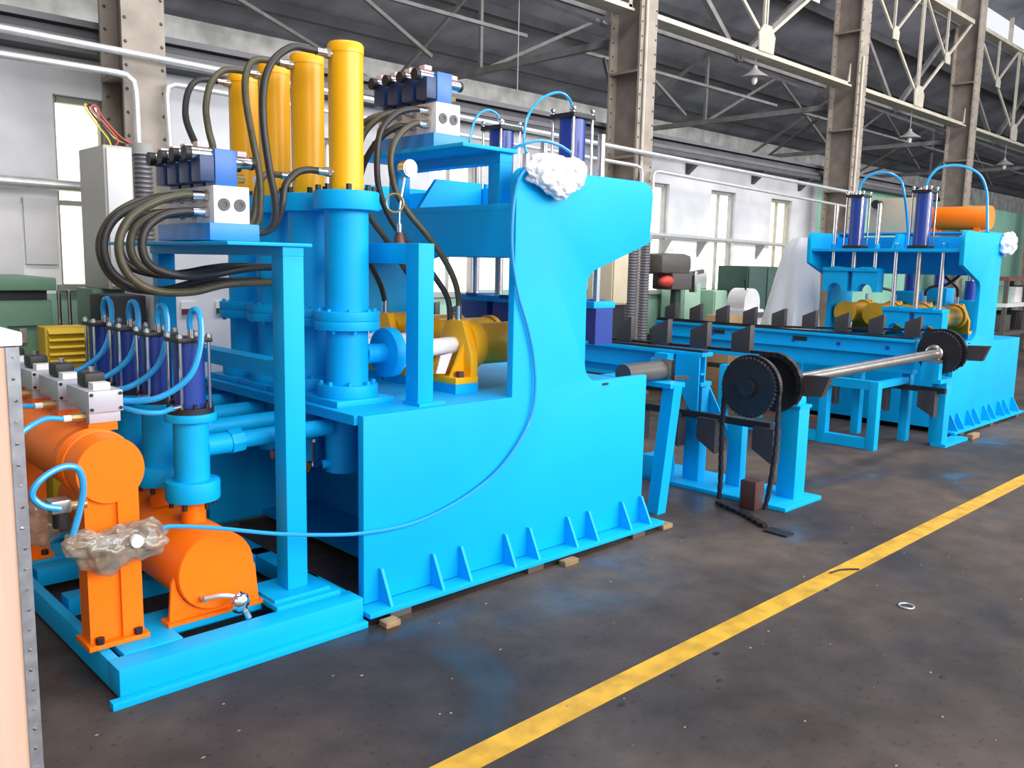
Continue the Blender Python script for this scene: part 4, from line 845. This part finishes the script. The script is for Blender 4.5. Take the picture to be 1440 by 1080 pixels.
def sprocket(x, y, z, r, lab, gap=.12, teeth=44):
    t = thing('sprocket', lab, 'sprocket', (x, y, z-r), 'chain sprockets on the shaft')
    for nm, xx in (('toothed_disc', x+.02-gap), ('toothed_disc', x+.02)):
        poly = []
        for i in range(teeth):
            a = 2*PI*i/teeth; b = 2*PI*(i+.5)/teeth
            poly += [(y+r*math.cos(a), z+r*math.sin(a)), (y+(r-.012)*math.cos(b), z+(r-.012)*math.sin(b))]
        MB().prism(poly, 'x', xx, xx+.03).build(nm, 'black_metal', t)
    MB().cyl((x-gap-.01, y, z), (x+.1, y, z), .06, n=24).build('hub', 'black_metal', t)
    mb = MB()
    for i in range(34):
        a = PI*1.15-PI*1.4*i/33; p = Vector((x-.01, y+r*math.cos(a), z+r*math.sin(a)))
        tq = Vector((0, -math.sin(a), math.cos(a))); mb.bar(p-tq*.022, p+tq*.022, .05 if i % 2 else .036, .034)
    if gap > .2:
        for i in range(38):
            a = PI*1.0-PI*i/37; p = Vector((x-gap+.07, y+r*math.cos(a), z+r*math.sin(a))); tq = Vector((0, -math.sin(a), math.cos(a)))
            mb.bar(p-tq*.02, p+tq*.02, .036 if i % 2 else .028, .028)
    stuff(mb.build('chain_wrap', 'black_metal', t))
    # saddles carried round the wheel
    for ang in (-.1, 1.0+PI*.0) if False else (PI-.05,):
        d = Vector((0, math.cos(ang), math.sin(ang))); n = Vector((0, -math.sin(ang), math.cos(ang))); c = Vector((x+.04, y, z))+d*(r+.01)
        q = [c-n*.07, c+n*.07, c+n*.07+d*.13, c-n*.07+d*.19]
        MB().rings([[p+Vector((-.03, 0, 0)) for p in q], [p+Vector((.03, 0, 0)) for p in q]]).build('saddle', 'paddle', t)
sprocket(5.43, 3.0, .855, .205, 'large black double sprocket at the near end of the shaft', .36)
sprocket(8.55, 3.0, .90, .205, 'large black double sprocket at the far press end of the shaft')
t = thing('drive_shaft', 'long bare steel shaft joining the two black sprockets', 'shaft', (7.0, 3.01, .86))
MB().cyl((5.38, 3.0, .855), (8.7, 3.0, .90), .042, n=24).build('shaft', 'steel', t)
for x, z in ((5.63, .863), (8.375, .897)):
    MB().torus((x, 3.015, z), (1, 0, 0), .062, .02).build('bearing_ring', 'steel', t)
    MB().box(x-.035, x+.035, 2.94, 3.10, z-.09, z-.055).build('bearing_foot', 'steel', t)
t = thing('bearing_post', 'blue bearing block on the post beside the near sprocket', 'bearing', (5.6, 3.0, .7))
MB().box(5.57, 5.69, 2.88, 3.0, .70, .756).build('block', 'blue', t, bevel=.006); MB().box(5.59, 5.67, 2.9, 3.1, .756, .774).build('seat', 'blue', t)
mb = MB(); chain_path(mb, [(5.14, 3.205, .84), (5.14, 3.21, .5), (5.14, 3.20, .2), (5.12, 3.19, .03)], .034, .034); chain_path(mb, [(5.14, 2.795, .84), (5.14, 2.795, .5), (5.14, 2.82, .2), (5.12, 2.84, .03)], .034, .034)
t = thing('drive_chain', 'loose black drive chain hanging from the near sprocket to the floor', 'chain', (5.24, 3.05, 0))
stuff(mb.build('hanging_strands', 'black_metal', t)); mb = MB(); chain_path(mb, [(5.12, 3.19, .016), (5.02, 2.95, .016), (4.88, 2.70, .016)], .034, .05); stuff(mb.build('floor_strand', 'black_metal', t))
t = thing('chain_tensioner', 'rusty dark iron block on the floor under the hanging chain', 'iron block', (5.2, 3.0, 0))
MB().box(5.17, 5.29, 2.94, 3.06, .0, .2).build('block', 'nut_brown', t, bevel=.008); MB().box(4.80, 4.9, 2.5, 2.66, 0, .012).build('plate', 'black_metal', t)
# second conveyor
t = conveyor(8.54, 3.24, 6.3, 1.0, 'transfer beam with black saddles running just before the far press', 'blue_far', 3.28, 2.9, (3.05, 3.5, 4.02, 4.35, 4.67), .33, (3.02, 1.107))
for (y, z) in ((3.5, .9), (4.0, .9), (4.5, .9), (5.0, .9), (5.5, .9)): MB().cyl((8.502, y, z), (8.51, y, z), .02, n=10).build('bolt_head', 'navy', t)
for y in (4.35, 5.35):
    MB().box(8.505, 8.51, y, y+.16, .90, .945).build('slot', 'black', t)
t = thing('support_table', 'blue angle-steel support frame under the far transfer beam', 'frame', (8.0, 3.6, 0))
for x in (7.84, 8.56):
    for y in (3.30, 3.78, 4.9): MB().box(x-.045, x+.045, y-.04, y+.04, .0, .64 if x < 8 else .672).build('leg', 'blue_far', t, bevel=.003)
MB().box(7.80, 7.885, 3.265, 4.935, 0.004, .10).build('bottom_rail', 'blue_far', t); MB().box(7.80, 7.885, 3.265, 4.935, .56, .642).build('top_rail', 'blue_far', t)
for y in (3.30, 4.9): MB().box(7.885, 8.515, y-.03, y+.03, .575, .635).build('cross_rail', 'blue_far', t)
MB().box(7.80, 7.88, 3.82, 4.9, .2, .24).build('mid_rail', 'red_brown', t)
t = thing('sprocket_post', 'blue square post on floor plate carrying the far sprocket bearing', 'post', (8.6, 3.0, 0))
MB().box(8.5, 9.1, 2.88, 3.02, 0, .03).build('floor_plate', 'blue_far', t); MB().box(8.51, 8.65, 2.92, 3.05, .03, .62).build('post', 'blue_far', t, bevel=.004); MB().box(8.33, 8.66, 2.915, 3.10, .62, .66).build('arm', 'blue_far', t); MB().box(8.335, 8.415, 2.94, 3.10, .66, .807).build('bearing_seat', 'blue_far', t)
# roller with leaning support right of the near press
t = thing('roller_support', 'leaning blue support frame with grey roller beside the near press', 'roller stand', (4.7, 3.5, 0))
MB().bar((4.62, 3.36, .0), (4.66, 3.30, .88), .09, .09).build('leaning_leg', 'blue', t); MB().bar((4.62, 3.86, .0), (4.66, 3.80, .88), .09, .09).build('leaning_leg', 'blue', t)
MB().box(4.58, 4.74, 3.26, 3.86, .86, .89).build('top_bar', 'blue', t); MB().cyl((4.32, 3.45, .955), (4.72, 3.45, .955), .065, n=24).build('roller', 'grey_iron', t)
MB().box(4.72, 4.76, 3.36, 3.54, .89, 1.03).build('roller_bracket', 'chrome', t); MB().bar((4.76, 3.45, .9), (5.0, 3.42, .885), .025).build('stub_rod', 'steel', t)
MB().box(4.34, 4.62, 3.6, 3.7, .1, .2).build('brace', 'blue', t)
# back of the far press: orange tank, white box, plastic-draped machine, air tubes
t = tank('header_tank', 'orange header tank on top of the far press', 10.14, 2.24, .126, 3.19, 3.87, 'orange', (), 'none')
t.location.z = 2.065
for c in t.children: c.location.z = .135-2.065
for y in (3.3, 3.75): MB().box(10.06, 10.22, y-.03, y+.03, 2.079, 2.135).build('cradle', 'orange', t)
MB().box(9.84, 10.3, 3.10, 4.765, 2.064, 2.08).build('deck', 'blue_far', t)
t = thing('junction_box', 'pale junction box on top of the far press behind the pneumatic cylinders', 'box', (10.2, 4.2, 2.08))
MB().box(10.08, 10.29, 3.95, 4.5, 2.08, 2.48).build('body', 'cabinet_beige', t, bevel=.01); MB().cyl((10.08, 4.38, 2.41), (9.98, 4.38, 2.41), .05, n=12).build('gland', 'black', t)
for pts, l in (([(9.37, 4.30, 2.5), (9.37, 4.28, 2.6), (9.4, 4.2, 2.68), (9.45, 4.05, 2.7), (9.5, 3.92, 2.62), (9.55, 3.88, 2.45), (9.65, 3.88, 2.25), (9.78, 3.9, 2.05)], 'light blue air tube arching over the raised far clamp'),
               ([(9.37, 3.60, 2.52), (9.38, 3.57, 2.62), (9.45, 3.5, 2.72), (9.6, 3.35, 2.74), (9.75, 3.22, 2.66), (9.82, 3.16, 2.5), (9.84, 3.14, 2.3), (9.85, 3.12, 2.07)], 'light blue air tube arching over the lowered far clamp')): air_line(pts, l, .014)
for k, pts in enumerate(([(10.0, 3.3, 1.855), (10.0, 3.36, 1.68), (10.08, 3.55, 1.52), (10.24, 3.78, 1.48), (10.32, 3.86, 1.43), (10.33, 3.87, 1.365)],
                         [(10.12, 3.72, 1.855), (10.14, 3.68, 1.7), (10.2, 3.6, 1.58), (10.29, 3.53, 1.5), (10.33, 3.52, 1.43), (10.33, 3.52, 1.365)],
                         [(9.95, 4.4, 1.855), (9.96, 4.38, 1.68), (10.05, 4.3, 1.48), (10.22, 4.22, 1.43), (10.32, 4.21, 1.41), (10.33, 4.21, 1.365)])):
    tag(MB().tube(pts, .016, 8).build('hydraulic_hose', 'hose'), 'black hydraulic hose inside the far press throat, '+('slanting across to the second head', 'behind the lowered clamp', 'behind the raised clamp')[k], 'hose', 'hoses inside the far press')
for i, (y, h) in enumerate(((3.52, .42), (3.87, .55), (4.21, .5))):
    t = thing('hydraulic_block', 'blue hydraulic block behind the far yellow heads, '+('closest to the front side plate', 'between the two pneumatic clamps', 'beside the draped machine')[i], 'hydraulic block', (10.75, y, .917), 'hydraulic blocks on the far press')
    MB().box(10.62, 10.88, y-.13, y+.13, .917, .917+h).build('block', 'blue_far', t, bevel=.01)
    MB().cyl((10.75, y, .917+h), (10.75, y, .917+h+.22), .07, n=20).build('accumulator', 'navy', t); MB().cyl((10.75, y, .917+h+.22), (10.75, y, .917+h+.27), .03, n=12).build('cap', 'chrome', t)
    MB().tube([(10.63, y, .917+h*.7), (10.55, y, .917+h*.7), (10.45, y, 1.18), (10.36, y, 1.162)], .018, 8).build('hose', 'hose', t)
def drape():
    t = thing('draped_machine', 'machine draped in white plastic sheet beside the far press', 'machine', (9.95, 5.3, 0))
    rs = []; n = 48
    for j in range(13):
        f = j/12; z = .75+1.28*f; rs.append([])
        for i in range(n):
            a = 2*PI*i/n; k = 1+.16*math.sin(a*7+3*f)*(1-f*.6)+.1*noise.noise(Vector((math.cos(a)*3, math.sin(a)*3, z*2)))
            rr = (.34*(1-f)+.17*f)*(1 if j < 12 else .6)
            rs[-1].append((9.95+math.cos(a)*rr*k, 5.34-f*.1+math.sin(a)*rr*1.05*k, z+.02*math.sin(5*a)*(1-f)))
    MB().rings(rs).build('plastic_sheet', 'white_sheet', t)
    MB().box(9.75, 10.15, 5.1, 5.5, 0, .9).build('pedestal', 'bg_green_light', t, bevel=.01)
drape()

# ------------------------------------------------------------------ crate at the left edge
t = thing('plywood_crate', 'plywood crate with nailed galvanised corner strip', 'crate', (.0, 2.4, 0))
MB().box(-.9, .49, 2.0, 2.9, 0.02, 1.455).build('panel_box', 'plywood', t)
MB().box(.468, .4935, 1.996, 2.03, 0.02, 1.455).build('corner_strip', 'galv_strip', t)
for x in (-.9, .3): MB().box(x, x+.12, 2.02, 2.88, 0, .02).build('runner', 'wood', t)
mb = MB()
for i in range(30): mb.cyl((.481+random.uniform(-.003, .003), 1.996, .1+i*.046), (.481, 1.9925, .1+i*.046), .0035, .002, n=6)
stuff(mb.build('nails', 'chrome', t))
t = tag(MB().box(-.9, .50, 1.99, 2.92, 1.457, 1.487).build('foam_sheet', 'paper', bevel=.006), 'white foam sheet lying on top of the plywood crate', 'sheet')

# ------------------------------------------------------------------ bits on the floor
for x, y, sx, sy, sz, l in ((2.2, 3.05, .08, .06, .028, 'small wooden packing block under the near left corner of the press foot'), (3.42, 3.06, .11, .05, .03, 'small wooden packing block under the middle of the press foot'), (4.38, 3.12, .1, .07, .03, 'small wooden packing block beside the right end of the press foot'), (9.25, 2.88, .2, .06, .05, 'wooden packing block beside the far press foot')):
    tag(MB().box(x-sx/2, x+sx/2, y-sy/2, y+sy/2, 0, sz).build('packing_block', 'wood', bevel=.004), l, 'block')
tag(MB().torus((4.25, 1.55, .006), (0, 0, 1), .035, .004).build('wire_ring', 'galv_pipe'), 'small bent wire ring lying on the bare floor', 'ring')
tag(MB().tube([(4.40, 2.02, .008), (4.5, 2.0, .008), (4.58, 1.94, .008)], .005, 6).build('twig', 'black'), 'thin dark twig lying across the yellow floor line', 'twig')
mb = MB()
for i in range(150):
    x = random.uniform(.8, 8); y = random.uniform(.3, 3.05); s = random.uniform(.002, .006)
    if 1.9 < y < 2.09 and random.random() < .6 or x > 4.7 and y > 2.45: continue
    mb.blob((x, y, s*.4), (s*1.6, s, s*.5), .4, 2, 1, i)
o = stuff(mb.build('floor_grit', 'grit')); tag(o, 'pale grit and scraps scattered over the dark floor', 'grit')
mb = MB()
for i in range(45):
    x = random.uniform(1.0, 8); y = random.uniform(.3, 2.45); s = random.uniform(.005, .014)
    mb.blob((x, y, .0005), (s*1.6, s, .0016), .4, 2, 2, i)
o = stuff(mb.build('oil_spots', 'black')); tag(o, 'dark oily spots dotting the workshop floor', 'spots')
